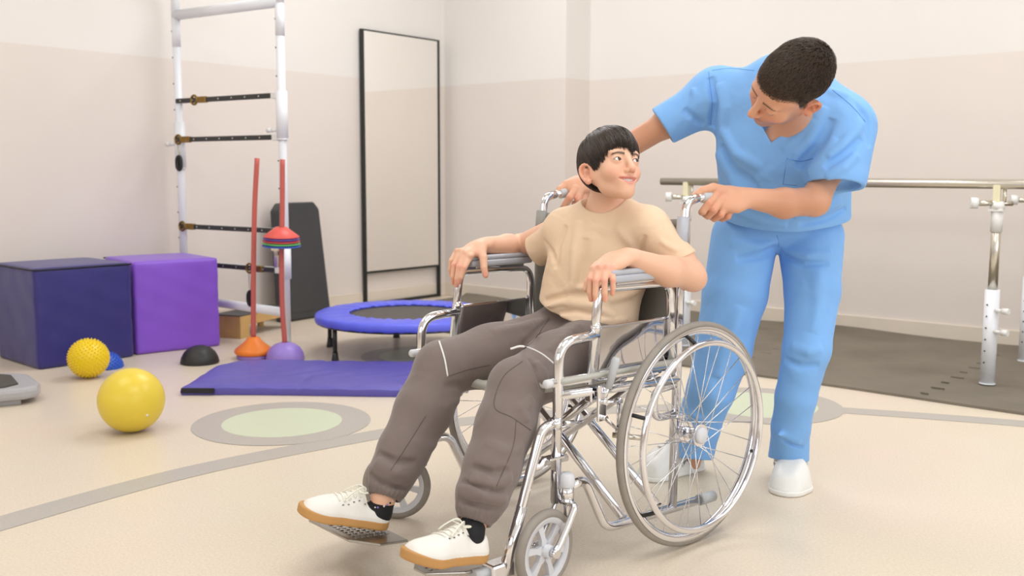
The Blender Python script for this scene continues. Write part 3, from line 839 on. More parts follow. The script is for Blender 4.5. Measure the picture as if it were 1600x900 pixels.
    hg = MB().box((min(X + sg * 0.0, X - sg * 0.02) - 0.012, 0.595, 0.055), (max(X, X - sg * 0.02) + 0.012, 0.665, 0.095), 0, 0.006)
    hg.build('plate_hinge', M['frame_chrome'], lo)
    MB().tube([(X - sg * 0.012, 0.662, 0.076), (X - sg * 0.014, 0.705, 0.078)], [0.014, 0.0155], 18).build('hinge_stop', M['grip'], lo)
    pl = MB()
    yb = 0.745 if sg < 0 else 0.765
    wi = 0.155 if sg < 0 else 0.30
    poly = [(X - sg * 0.015, yb - 0.135), (X - sg * 0.015, yb - 0.02), (X - sg * 0.05, yb + 0.07), (X - sg * (wi - 0.06), yb + 0.07), (X - sg * wi, yb + 0.02), (X - sg * wi, yb - 0.065), (X - sg * 0.08, yb - 0.07), (X - sg * 0.05, yb - 0.135)]
    if sg < 0: poly = poly[::-1]
    pl.prism(poly, 0.082, 0.0885, 0, 0.0025)
    for k in range(int((wi - 0.11) / 0.017)):
        for q in range(6):
            px_ = X - sg * (0.065 + 0.017 * k); py_ = yb - 0.045 + 0.018 * q
            pl.box((px_ - 0.004, py_ - 0.005, 0.088), (px_ + 0.004, py_ + 0.005, 0.0905), 0, 0.001)
    po = pl.build('footplate', M['plate'], lo)
    # plates tip up a little toward the toes
    tilt = Matrix.Translation((0, yb - 0.05, 0.085)) @ Matrix.Rotation(0.12, 4, 'X') @ Matrix.Translation((0, -(yb - 0.05), -0.085))
    if sg > 0: tilt = Matrix.Translation((0, 0.015, 0.012)) @ tilt
    po.data.transform(tilt)
for sg in (-1, 1): side(sg)

# cross brace: two crossing pairs of bars
for y0, dxy in ((0.20, 0.0), (0.06, 0.0)):
    for sg in (-1, 1):
        MB().tube([(sg * (HS - 0.004), y0, 0.10), (0, y0 + 0.012 * sg, 0.285), (-sg * (HS - 0.012), y0, 0.478)], 0.0125, 14).build('cross_bar', M['frame_chrome'], chair)
MB().tube([(0, 0.03, 0.285), (0, 0.23, 0.285)], 0.006, 12).build('cross_pin', M['frame_chrome'], chair)
# seat sling
V = []; F = []; nx, ny = 24, 16
for j in range(ny + 1):
    for i in range(nx + 1):
        u, v = i / nx * 2 - 1, j / ny
        y = 0.02 + v * 0.43
        V.append((u * (HS + 0.012), y, 0.505 - 0.055 * (1 - u ** 4) + 0.004 * v))
for j in range(ny):
    for i in range(nx):
        a = j * (nx + 1) + i; F.append((a, a + 1, a + nx + 2, a + nx + 1))
so = MB().add(V, F).build('seat', M['seat_vinyl'], chair)
m_ = so.modifiers.new('thick', 'SOLIDIFY'); m_.thickness = 0.012; m_.offset = -1
MB().tube([(u * (HS - 0.03), 0.452, 0.502 - 0.055 * (1 - (u) ** 4)) for u in np.linspace(-.93, .93, 21)], 0.0125, 12).build('seat_hem', M['seat_vinyl'], so)
# backrest sling: between the posts, wrapped round them as sleeves
V = []; F = []; nx, nz = 28, 20
for j in range(nz + 1):
    for i in range(nx + 1):
        u, v = i / nx * 2 - 1, j / nz
        z = 0.535 + v * 0.345 - 0.012 * (1 - u * u) * (v > .9)
        yb = -0.007 - 0.012 * v
        V.append((u * (HS - 0.0), yb - 0.045 * (1 - u ** 2) ** 0.8 + 0.003 * math.sin(6 * u + 5 * v), z))
for j in range(nz):
    for i in range(nx):
        a = j * (nx + 1) + i; F.append((a, a + 1, a + nx + 2, a + nx + 1))
bo = MB().add(V, F).build('backrest', M['vinyl_grey'], chair)
m_ = bo.modifiers.new('thick', 'SOLIDIFY'); m_.thickness = 0.008; m_.offset = 0
for sg in (-1, 1):
    s_ = MB(); s_.tube([(sg * HS, -0.009, 0.80 if sg < 0 else 0.56), (sg * HS, -0.013, 0.84), (sg * HS, -0.018, 0.885)], 0.0165, 20)
    s_.build('post_sleeve', M['arm_pad'] if sg < 0 else M['vinyl_grey'], bo)

# ---------------------------------------------------------------- smooth surfaces for bodies and clothes
def V3(*a): return np.array(a, float)
def nrm(v): v = np.array(v, float); return v / np.linalg.norm(v)
def smin(a, b, k):
    if k <= 0: return np.minimum(a, b)
    h = np.maximum(k - np.abs(a - b), 0) / k
    return np.minimum(a, b) - h * h * k * 0.25
def smax(a, b, k): return -smin(-a, -b, k)

class Sdf:
    def __init__(s): s.p = []
    def _add(s, kind, fn, c, br, k, mode): s.p.append((kind, fn, np.array(c, float), br, k, mode)); return s
    def cone(s, a, b, ra, rb, k=0.02, mode='u', n=None, fl=1.0):
        a = np.array(a, float); b = np.array(b, float); ab = b - a; L2 = max(ab @ ab, 1e-12)
        nn = None if n is None else nrm(n)
        def fn(P):
            pa = P - a; t = np.clip(pa @ ab / L2, 0, 1)
            q = pa - t[:, None] * ab
            if nn is not None:
                q = q + np.outer((q @ nn) * (1 / fl - 1), nn)
                return (np.sqrt((q * q).sum(1)) - (ra + (rb - ra) * t)) * min(1.0, fl)
            return np.sqrt((q * q).sum(1)) - (ra + (rb - ra) * t)
        return s._add('cone', fn, (a + b) / 2, math.sqrt(L2) / 2 + max(ra, rb) * max(1, fl), k, mode)
    def chain(s, pts, k=0.02, mode='u', n=None, fl=1.0):
        for (a, ra), (b, rb) in zip(pts[:-1], pts[1:]): s.cone(a, b, ra, rb, k, mode, n, fl)
        return s
    def ell(s, c, r, R=None, k=0.02, mode='u'):
        c = np.array(c, float); r = np.array(r, float); R = np.eye(3) if R is None else np.array(R, float)   # rows = axes
        def fn(P):
            q = (P - c) @ R.T
            k0 = np.sqrt(((q / r) ** 2).sum(1)); k1 = np.sqrt(((q / (r * r)) ** 2).sum(1)) + 1e-9
            return np.where(k0 < 1e-3, -r.min(), k0 * (k0 - 1) / k1)
        return s._add('ell', fn, c, float(r.max()), k, mode)
    def custom(s, fn, c, br, k=0.0, mode='u'): return s._add('custom', fn, c, br, k, mode)
    def ridge(s, pts, w, a):
        """raised (a > 0) or pressed (a < 0) fold along a polyline"""
        P_ = [np.array(p, float) for p in pts]
        segs = list(zip(P_[:-1], P_[1:])); n = len(segs)
        allp = np.array(P_); c = (allp.min(0) + allp.max(0)) / 2; br = np.linalg.norm(allp.max(0) - allp.min(0)) / 2 + 2.5 * w
        def fn(P):
            best = np.full(len(P), 1e9); tt = np.zeros(len(P))
            for i, (u, v) in enumerate(segs):
                d = v - u; t = np.clip((P - u) @ d / max(d @ d, 1e-12), 0, 1)
                q = P - u - t[:, None] * d; r2 = (q * q).sum(1)
                m = r2 < best; best = np.where(m, r2, best); tt = np.where(m, (i + t) / n, tt)
            fade = np.sqrt(np.clip(4 * tt * (1 - tt), 0, 1))
            return a * np.exp(-best / (w * w)) * fade
        return s._add('ridge', fn, c, br, 0, 'd')
    def ridge_on(s, pts, w, a):
        """fold along a polyline that is first laid on the surface"""
        return s.ridge(lay_on(s, pts), w, a * 2.1)
    def noise(s, fn, c, br): return s._add('noise', fn, c, br, 0, 'd')
    def ev(s, P, c=None, rad=None):
        d = None
        for kind, fn, pc, br, k, mode in s.p:
            if c is not None:
                dist = np.linalg.norm(pc - c) - br - rad
                if mode == 'u' and dist > k + 2.2 * rad: continue
                if mode in ('s', 'd') and dist > k: continue
            if mode == 'u':
                v = fn(P); d = v if d is None else smin(d, v, k)
            elif d is None: continue
            elif mode == 's': d = smax(d, -fn(P), k)
            elif mode == 'i': d = smax(d, fn(P), k)
            elif mode == 'd': d = d - fn(P)
        return np.full(len(P), 1.0) if d is None else d
    def bounds(s, pad=0.02):
        lo = np.min([p[2] - p[3] for p in s.p if p[5] == 'u'], 0) - pad
        hi = np.max([p[2] + p[3] for p in s.p if p[5] == 'u'], 0) + pad
        return lo, hi
    def mesh(s, h, B=12, keep=1.25):
        lo, hi = s.bounds(); bs = B * h
        nb = np.ceil((hi - lo) / bs).astype(int)
        g = np.stack(np.meshgrid(*[np.arange(x) for x in nb], indexing='ij'), -1).reshape(-1, 3)
        ctr = lo + (g + 0.5) * bs
        dc = np.empty(len(ctr))
        sb = 4   # evaluate the coarse grid in super-blocks so that far shapes are skipped
        key = (g // sb) @ np.array([1, 4096, 4096 * 4096]); order = np.argsort(key, kind='stable'); ks = key[order]
        st = np.r_[0, np.nonzero(np.diff(ks))[0] + 1, len(ks)]
        for a, b in zip(st[:-1], st[1:]):
            ix = order[a:b]; q = ctr[ix]; cc = (q.min(0) + q.max(0)) / 2; rr = np.linalg.norm(q.max(0) - q.min(0)) / 2 + bs
            dc[ix] = s.ev(q, cc, rr)
        g = g[np.abs(dc) < keep * math.sqrt(3) / 2 * bs]
        N = nb * B + 2; st3 = np.array([1, N[0], N[0] * N[1]], dtype=np.int64)
        ax = np.arange(B + 1)
        loc = np.stack(np.meshgrid(ax, ax, ax, indexing='ij'), -1).reshape(-1, 3)
        vk = []; vp = []; fq = []
        S = B + 1
        corners = [(i, j, k) for i in (0, 1) for j in (0, 1) for k in (0, 1)]
        edges = [(a, b) for a in range(8) for b in range(a + 1, 8) if sum(abs(corners[a][i] - corners[b][i]) for i in range(3)) == 1]
        for gb in g:
            o = gb * B
            P = lo + (o + loc) * h
            cc = lo + (o + B / 2) * h
            D = s.ev(P, cc, math.sqrt(3) / 2 * bs).reshape(S, S, S)
            if D.min() > 0 or D.max() < 0: continue
            ins = D < 0
            cv = [D[c[0]:c[0] + B, c[1]:c[1] + B, c[2]:c[2] + B] for c in corners]
            ci = [x < 0 for x in cv]
            cnt = sum(x.astype(np.int8) for x in ci)
            m = (cnt > 0) & (cnt < 8)
            if m.any():
                I = np.argwhere(m); vals = [x[m] for x in cv]
                acc = np.zeros((len(I), 3)); n_ = np.zeros(len(I))
                for a, b in edges:
                    va, vb = vals[a], vals[b]; cr = (va < 0) != (vb < 0)
                    t = np.where(cr, va / np.where(cr, va - vb, 1), 0)
                    pa = np.array(corners[a], float); pb = np.array(corners[b], float)
                    acc += np.where(cr[:, None], pa + t[:, None] * (pb - pa), 0); n_ += cr
                pos = lo + (o + I + acc / n_[:, None]) * h
                vp.append(pos); vk.append(((o + I + 1).astype(np.int64)) @ st3)
            for axi in range(3):
                sl0 = [slice(0, B)] * 3; sl1 = [slice(0, B)] * 3; sl1[axi] = slice(1, B + 1)
                a = ins[tuple(sl0)]; b = ins[tuple(sl1)]
                for sg_, mm in ((1, a & ~b), (-1, ~a & b)):
                    E = np.argwhere(mm)
                    if not len(E): continue
                    base = ((o + E + 1).astype(np.int64)) @ st3
                    u, v = st3[(axi + 1) % 3], st3[(axi + 2) % 3]
                    q = np.stack([base, base - u, base - u - v, base - v], 1)
                    fq.append(q if sg_ > 0 else q[:, ::-1])
        vk = np.concatenate(vk); vp = np.concatenate(vp); fq = np.concatenate(fq)
        order = np.argsort(vk); vk = vk[order]; vp = vp[order]
        ix = np.searchsorted(vk, fq); ix = np.minimum(ix, len(vk) - 1)
        ok = (vk[ix] == fq).all(1)
        return vp, ix[ok]

def np_mesh(name, V, F, mats, parent, base=(0, 0, 0), col=None, smooth=True):
    me = bpy.data.meshes.new(name)
    V = np.asarray(V, np.float32) - np.asarray(base, np.float32); F = np.asarray(F, np.int32)
    me.vertices.add(len(V)); me.vertices.foreach_set('co', V.ravel())
    nl = F.shape[1]
    me.loops.add(F.size); me.loops.foreach_set('vertex_index', F.ravel())
    me.polygons.add(len(F)); me.polygons.foreach_set('loop_start', np.arange(0, F.size, nl, dtype=np.int32))
    me.polygons.foreach_set('loop_total', np.full(len(F), nl, np.int32))
    me.polygons.foreach_set('use_smooth', np.full(len(F), smooth))
    me.update(calc_edges=True)
    if not isinstance(mats, (list, tuple)): mats = [mats]
    for m in mats: me.materials.append(m)
    if col is not None:
        at = me.color_attributes.new('Col', 'FLOAT_COLOR', 'POINT')
        c4 = np.ones((len(V), 4), np.float32); c4[:, :3] = col
        at.data.foreach_set('color', c4.ravel())
    o = bpy.data.objects.new(name, me); COL.objects.link(o)
    if parent is not None: o.parent = parent
    return o
def relax(V, F, it=1, lam=0.5):
    V = V.copy()
    a = F[:, [0, 1, 2, 3]].ravel(); b = F[:, [1, 2, 3, 0]].ravel()
    cnt = np.bincount(a, minlength=len(V)) + np.bincount(b, minlength=len(V))
    for _ in range(it):
        acc = np.zeros_like(V)
        for i in range(3):
            acc[:, i] = np.bincount(a, V[b, i], len(V)) + np.bincount(b, V[a, i], len(V))
        V += lam * (acc / np.maximum(cnt, 1)[:, None] - V)
    return V
def sdf_obj(name, sdf, h, m, parent, base, colf=None, rel=1):
    V, F = sdf.mesh(h)
    if rel: V = relax(V, F, rel)
    return np_mesh(name, V, F, m, parent, base, None if colf is None else colf(V))
def wrinkle(seed, freq, amp, n=6, dirs=None):
    """soft cloth undulation: a sum of a few warped waves"""
    r = np.random.default_rng(seed); K = []
    for i in range(n):
        d = nrm(r.normal(size=3)) if dirs is None else nrm(np.array(dirs) + 0.45 * r.normal(size=3))
        K.append((d * freq * r.uniform(0.6, 1.7), r.uniform(0, 6.28), r.uniform(0.4, 1.0), nrm(r.normal(size=3)) * freq * 0.7))
    def fn(P):
        o = 0
        for d, ph, a, w in K: o = o + a * np.sin(P @ d + ph + 1.3 * np.sin(P @ w))
        return amp * o / n
    return fn
def march(sdf, p, d, steps=60):
    """first surface point from p along d (array of points)"""
    p = np.array(p, float).copy(); d = nrm(d)
    for _ in range(steps): p = p + np.outer(sdf.ev(p) * 0.8, d)
    return p
EYE = np.array((5.59, -5.941, 1.0))     # outlines were surveyed from here
def lay_on(sdf, pts, steps=40):
    P0 = np.array(pts, float); d = P0 - EYE; L = np.linalg.norm(d, axis=1); d = d / L[:, None]
    t = L - 0.35
    for _ in range(steps):
        v = sdf.ev(EYE + d * t[:, None]); t = t + np.clip(v, -0.05, 0.05) * 0.8
    ok = np.abs(v) < 0.004
    return np.where(ok[:, None] & (np.abs(t - L) < 0.30)[:, None], EYE + d * t[:, None], P0)
def strip(sdf, pts, d, r, seg=6, lift=0.0, sub=8):
    """tube laid on a surface along a polyline, dropped on it along d"""
    q = lay_on(sdf, np.array(catmull(pts, sub)))
    return MB().tube([tuple(x - nrm(d) * lift) for x in q], r, seg)
def translate(mb, base):
    mb.v = [(x - base[0], y - base[1], z - base[2]) for (x, y, z) in mb.v]; return mb
def frame3(f, up):
    f = nrm(f); l = nrm(np.cross(up, f)); u = np.cross(f, l)
    return np.array([l, u, f])     # rows: left, up, forward

# ---------------------------------------------------------------- heads
class Head:
    """head frame: x to the person's left, y up, z forward; origin between the ears at eye height"""
    def __init__(s, o, f, up, sc=1.0, wid=1.0):
        s.o = np.array(o, float); s.R = frame3(f, up); s.sc = sc; s.wid = wid
    def w(s, p):
        p = np.atleast_2d(np.array(p, float)) * s.sc * np.array([s.wid, 1, 1]); r = s.o + p @ s.R
        return r[0] if len(r) == 1 else r
    def l(s, P): return ((P - s.o) @ s.R.T) / s.sc / np.array([s.wid, 1, 1])

def add_head(S, H, male=False, smile=True, open_eyes=True, gaze=(0, 0), jaw=1.0, nose=1.0):
    k = H.sc
    def E(c, r, kk=0.02, mode='u', rot=None): S.ell(H.w(c), np.array(r) * k * np.array([H.wid, 1, 1]), H.R if rot is None else rot @ H.R, kk * k, mode)
    def C(a, b, ra, rb, kk=0.01, mode='u', n=None, fl=1.0): S.cone(H.w(a), H.w(b), ra * k, rb * k, kk * k, mode, None if n is None else np.array(n) @ H.R, fl)
    E((0, 0.028, -0.018), (0.076, 0.088, 0.098), 0.02)
    E((0, 0.030, 0.035), (0.060, 0.060, 0.052), 0.03)                  # forehead
    E((0, -0.040, 0.032), (0.054 * jaw, 0.062, 0.056), 0.03)           # mid face
    for e in (-1, 1):
        E((e * 0.036, -0.032, 0.055), (0.026, 0.026, 0.026), 0.025)    # cheeks
        C((e * 0.056 * jaw, -0.035, 0.0), (e * 0.040 * jaw, -0.068, 0.020), 0.015, 0.012, 0.03)
        C((e * 0.040 * jaw, -0.068, 0.020), (e * 0.010, -0.094, 0.068), 0.012, 0.012, 0.025)
        E((e * 0.029, 0.019, 0.077), (0.021, 0.007, 0.011), 0.014)     # brow
    E((0, -0.086, 0.071), (0.019, 0.016, 0.016), 0.022)                # chin
    E((0, -0.058, 0.077), (0.027, 0.022, 0.018), 0.02)                 # muzzle
    # eye sockets
    for e in (-1, 1):
        E((e * 0.0325, -0.001, 0.104), (0.018, 0.011, 0.014), 0.014, 's')
    # nose
    C((0, 0.010, 0.088), (0, -0.030, 0.108 + 0.003 * (nose - 1) * 10), 0.0075, 0.0095 * nose, 0.013)
    E((0, -0.033, 0.108 * 1.0), (0.0105 * nose, 0.0095, 0.010), 0.006)
    for e in (-1, 1):
        E((e * 0.0115, -0.037, 0.098), (0.0068, 0.0065, 0.009), 0.006)
        E((e * 0.0058, -0.0435, 0.104), (0.0030, 0.0028, 0.0045), 0.002, 's')
    # eyelids
    er = 0.0122
    for e in (-1, 1):
        c = np.array([e * 0.0325, -0.002, 0.0775])
        E(c, (er + 0.0022,) * 3, 0.006)
        if open_eyes:
            def cut(P, c=c, e=e):
                q = H.l(P) - c; x, y, z = q[:, 0], q[:, 1] - 0.04 * q[:, 0] * e, q[:, 2]
                a = np.sqrt(x ** 2 + (y + 0.0105) ** 2) - 0.0158; b = np.sqrt(x ** 2 + (y - 0.0120) ** 2) - 0.0160
                return np.maximum(np.maximum(a, b), -(z - 0.002)) * k
            S.custom(cut, H.w(c), 0.02 * k, 0.0006, 's')
            S.ridge([H.w(c + np.array([-0.012, 0.0055, 0.009])), H.w(c + np.array([0, 0.0098, 0.0105])), H.w(c + np.array([0.012, 0.0055, 0.009]))], 0.0016 * k, -0.0011 * k)
        else:
            S.ridge([H.w(c + np.array([-0.013, -0.003, 0.008])), H.w(c + np.array([0, -0.0065, 0.013])), H.w(c + np.array([0.013, -0.003, 0.008]))], 0.0014 * k, -0.0016 * k)
            S.ridge([H.w(c + np.array([-0.012, 0.0065, 0.008])), H.w(c + np.array([0, 0.0090, 0.0105])), H.w(c + np.array([0.012, 0.0065, 0.008]))], 0.0018 * k, -0.0010 * k)
    # mouth
    my = -0.061
    def lipc(t, dy, dz, wd=0.030, cv=10.5 if smile else 4.0):
        x = t * wd; return np.array([x, my + dy + cv * x * x * (0.8 if smile else 1), 0.0955 + dz - 18 * x * x])
    ts = np.linspace(-1, 1, 9)
    up = [(lipc(t, 0.0070 if smile else 0.003, -0.0015), 0.0036 * (1 - 0.55 * abs(t))) for t in ts]
    dn = [(lipc(t, -0.0122 if smile else -0.0045, -0.003, 0.024, 13 if smile else 6), 0.0034 * (1 - 0.5 * abs(t))) for t in ts]
    for arr in (up, dn):
        for (a, ra), (b, rb) in zip(arr[:-1], arr[1:]): C(a, b, ra, rb, 0.004)
    if smile:
        for t0, t1 in zip(ts[:-1], ts[1:]):
            C(lipc(t0, -0.0012, 0.003), lipc(t1, -0.0012, 0.003), 0.0062 * (1 - 0.6 * abs(t0)), 0.0062 * (1 - 0.6 * abs(t1)), 0.001, 's', (0, 0, 1), 2.6)
        for e in (-1, 1):
            S.ridge([H.w((e * 0.020, -0.030, 0.088)), H.w((e * 0.0325, -0.047, 0.078)), H.w((e * 0.034, -0.062, 0.068))], 0.0035 * k, -0.0016 * k)
            E((e * 0.034, -0.036, 0.070), (0.015, 0.013, 0.012), 0.014)
    else:
        S.ridge([H.w(lipc(t, -0.0005, 0.001)) for t in ts], 0.0013 * k, -0.0018 * k)
    # ears
    for e in (-1, 1):
        def T(x, y, z): # ear-local: y up, z forward, x out
            a = 0.42; zz = z * math.cos(a) ; xx = x + (-z) * math.sin(a)
            return (e * (0.0775 + xx), -0.022 + y, -0.010 + zz)
        arc = [(0.0, -0.012, 0.010), (0.001, 0.004, 0.014), (0.002, 0.020, 0.008), (0.004, 0.028, -0.006), (0.006, 0.022, -0.019), (0.005, 0.006, -0.023), (0.003, -0.010, -0.018), (0.001, -0.024, -0.006), (0.0, -0.028, 0.004)]
        for a, b in zip(arr_ := [T(*p) for p in catmull(arc, 2)], arr_[1:]): C(a, b, 0.0036, 0.0036, 0.004)
        nn = np.array([e * math.cos(0.42), 0, math.sin(0.42) * 1.0])
        C(T(-0.004, 0.014, -0.006), T(-0.004, -0.012, -0.004), 0.017, 0.013, 0.006, 'u', nn, 0.22)
        E(T(0.002, -0.024, 0.0), (0.006, 0.008, 0.008), 0.006)
        C(T(0.002, 0.010, -0.008), T(0.001, -0.006, -0.010), 0.0035, 0.0045, 0.004)
        E(T(0.004, -0.004, 0.001), (0.006, 0.008, 0.006), 0.003, 's')
    return lipc

def head_colour(H, skin, lips=(205, 120, 112), brow=(50, 38, 32), warm=(226, 140, 118), stubble=0.0, lipc=None, smile=True, brow_y=0.021, hair=None):
    skin = np.array(lin(skin)); lips = np.array(lin(lips)); brow = np.array(lin(brow)); warm = np.array(lin(warm))
    def mixc(c, t, w): w = np.clip(w, 0, 1)[:, None]; return c * (1 - w) + t * w
    def fn(P):
        q = H.l(P); x, y, z = q.T; c = np.tile(skin, (len(P), 1))
        near = (np.abs(x) < 0.1) & (np.abs(y) < 0.14) & (np.abs(z) < 0.15)
        def g(cx, cy, cz, r): return np.exp(-((np.abs(x) - cx) ** 2 + (y - cy) ** 2 + (z - cz) ** 2) / r ** 2)
        c = mixc(c, warm, 0.45 * g(0.036, -0.035, 0.075, 0.022) * near)
        c = mixc(c, warm, 0.40 * g(0.0, -0.035, 0.112, 0.012) * near)
        c = mixc(c, warm, 0.40 * (np.abs(x) > 0.072) * (np.abs(y + 0.015) < 0.04) * near * (z < 0.02))
        # lids and lashes line
        if stubble:
            sb = np.array(lin((120, 88, 72)))
            sm = lambda a: np.clip(a, 0, 1)
            w = sm((-0.035 - y) / 0.025) * sm((z + 0.005) / 0.025) * near * sm((y + 0.125) / 0.02)
            w = np.maximum(w, sm((np.abs(x) - 0.050) / 0.012) * sm((0.0 - y) / .02) * sm((z - 0.0) / 0.012) * sm((0.055 - z) / 0.015) * near)
            c = mixc(c, sb, stubble * w)
        # brows
        t = np.clip((np.abs(x) - 0.012) / 0.034, 0, 1)
        by = brow_y + 0.0045 * np.sin(t * 2.4) - 0.004 * t
        w = np.exp(-((y - by) / (0.0046 - 0.0018 * t)) ** 2) * (np.abs(x) > 0.011) * (np.abs(x) < 0.049) * (z > 0.05)
        c = mixc(c, brow, 0.92 * w)
        # lash lines around the lids
        ex = np.abs(x) - 0.0325
        yl = y + 0.002
        al = np.maximum(np.sqrt(ex ** 2 + (yl + 0.0105) ** 2) - 0.0158, np.sqrt(ex ** 2 + (yl - 0.012) ** 2) - 0.0160)
        if smile is not None and open_e[0]:
            w = np.exp(-((al - 0.0006) / 0.0015) ** 2) * (z > 0.06) * np.where(yl > -0.001, 1.0, 0.45)
        else:
            w = np.exp(-((yl + 0.0062 - 22 * ex ** 2) / 0.0014) ** 2) * (np.abs(ex) < 0.014) * (z > 0.06)
        c = mixc(c, brow * 0.8, 0.85 * w)
        # lips
        my = -0.061; cv = 8.4 if smile else 4.0
        yc = y - (my + cv * x * x); top = 0.0098 if smile else 0.0065; bot = -0.0155 if smile else -0.0095
        ww = 1 - (np.abs(x) / (0.0290 if smile else 0.0245)) ** 2
        w = np.clip((top * ww - yc) / 0.0012 + .5, 0, 1) * np.clip((yc - bot * ww) / 0.0012 + .5, 0, 1) * (ww > 0) * (z > 0.06)
        c = mixc(c, lips, 0.8 * w)
        if smile:   # dark inside of the mouth
            w = (np.abs(yc + 0.0012) < 0.0042 * ww) * (z < 0.0885 - 20 * x * x) * (z > 0.05) * (ww > 0)
            c = mixc(c, np.array(lin((80, 30, 28))), 1.0 * w)
        # nostrils
        w = g(0.0058, -0.0435, 0.103, 0.0034); c = mixc(c, brow, 0.75 * w * near)
        w = g(0.079, -0.019, -0.010, 0.009); c = mixc(c, warm * 0.6, 0.6 * w * near)
        if hair is not None: c = hair(q, c, mixc)
        return c
    return fn
open_e = [True]

def eyes(H, parent, base, gaze, names=True, col=(58, 36, 24)):
    """two eyeballs; gaze = (left, up) components in the head frame"""
    for e in (-1, 1):
        c = np.array([e * 0.0325, -0.002, 0.0775]); r = 0.0122 * H.sc
        d = nrm(np.array([gaze[0], gaze[1], 1.0])); n = 40
        th = np.linspace(0, PI, n); ph = np.linspace(0, 2 * PI, 49)[:-1]
        a = nrm(np.cross(d, [0, 1, 0.01])); b = np.cross(d, a)
        V = []; col_ = []
        for t in th:
            bulge = 1.0 + 0.045 * math.exp(-(t / 0.45) ** 2)
            for p in ph:
                V.append(d * math.cos(t) * bulge + (a * math.cos(p) + b * math.sin(p)) * math.sin(t))
                col_.append(lin((12, 9, 8)) if t < 0.20 else (lin(col) if t < 0.58 else (lin((40, 26, 20)) if t < 0.64 else lin((236, 230, 226)))))
        V = np.array(V); W = H.w(c) + (V * r) @ H.R
        F = [(i * 48 + k, i * 48 + (k + 1) % 48, (i + 1) * 48 + (k + 1) % 48, (i + 1) * 48 + k) for i in range(n - 1) for k in range(48)]
        np_mesh('eye', W, F, M['eye'], parent, base, np.array(col_))

def hair_line_boy(psi):
    a = np.abs(psi)
    R_ = np.interp(a, [0, 0.15, 0.5, 0.85, 1.05, 1.25, 1.40, 1.80, 2.15, 2.5, 3.15], [0.024, 0.029, 0.018, 0.010, -0.008, -0.024, 0.000, -0.006, -0.035, -0.070, -0.076])
    L_ = np.interp(a, [0, 0.25, 0.6, 0.9, 1.05, 1.25, 1.40, 1.80, 2.15, 2.5, 3.15], [0.024, 0.014, 0.008, 0.000, -0.008, -0.024, 0.000, -0.006, -0.035, -0.070, -0.076])
    return np.where(np.asarray(psi) > 0, L_, R_)

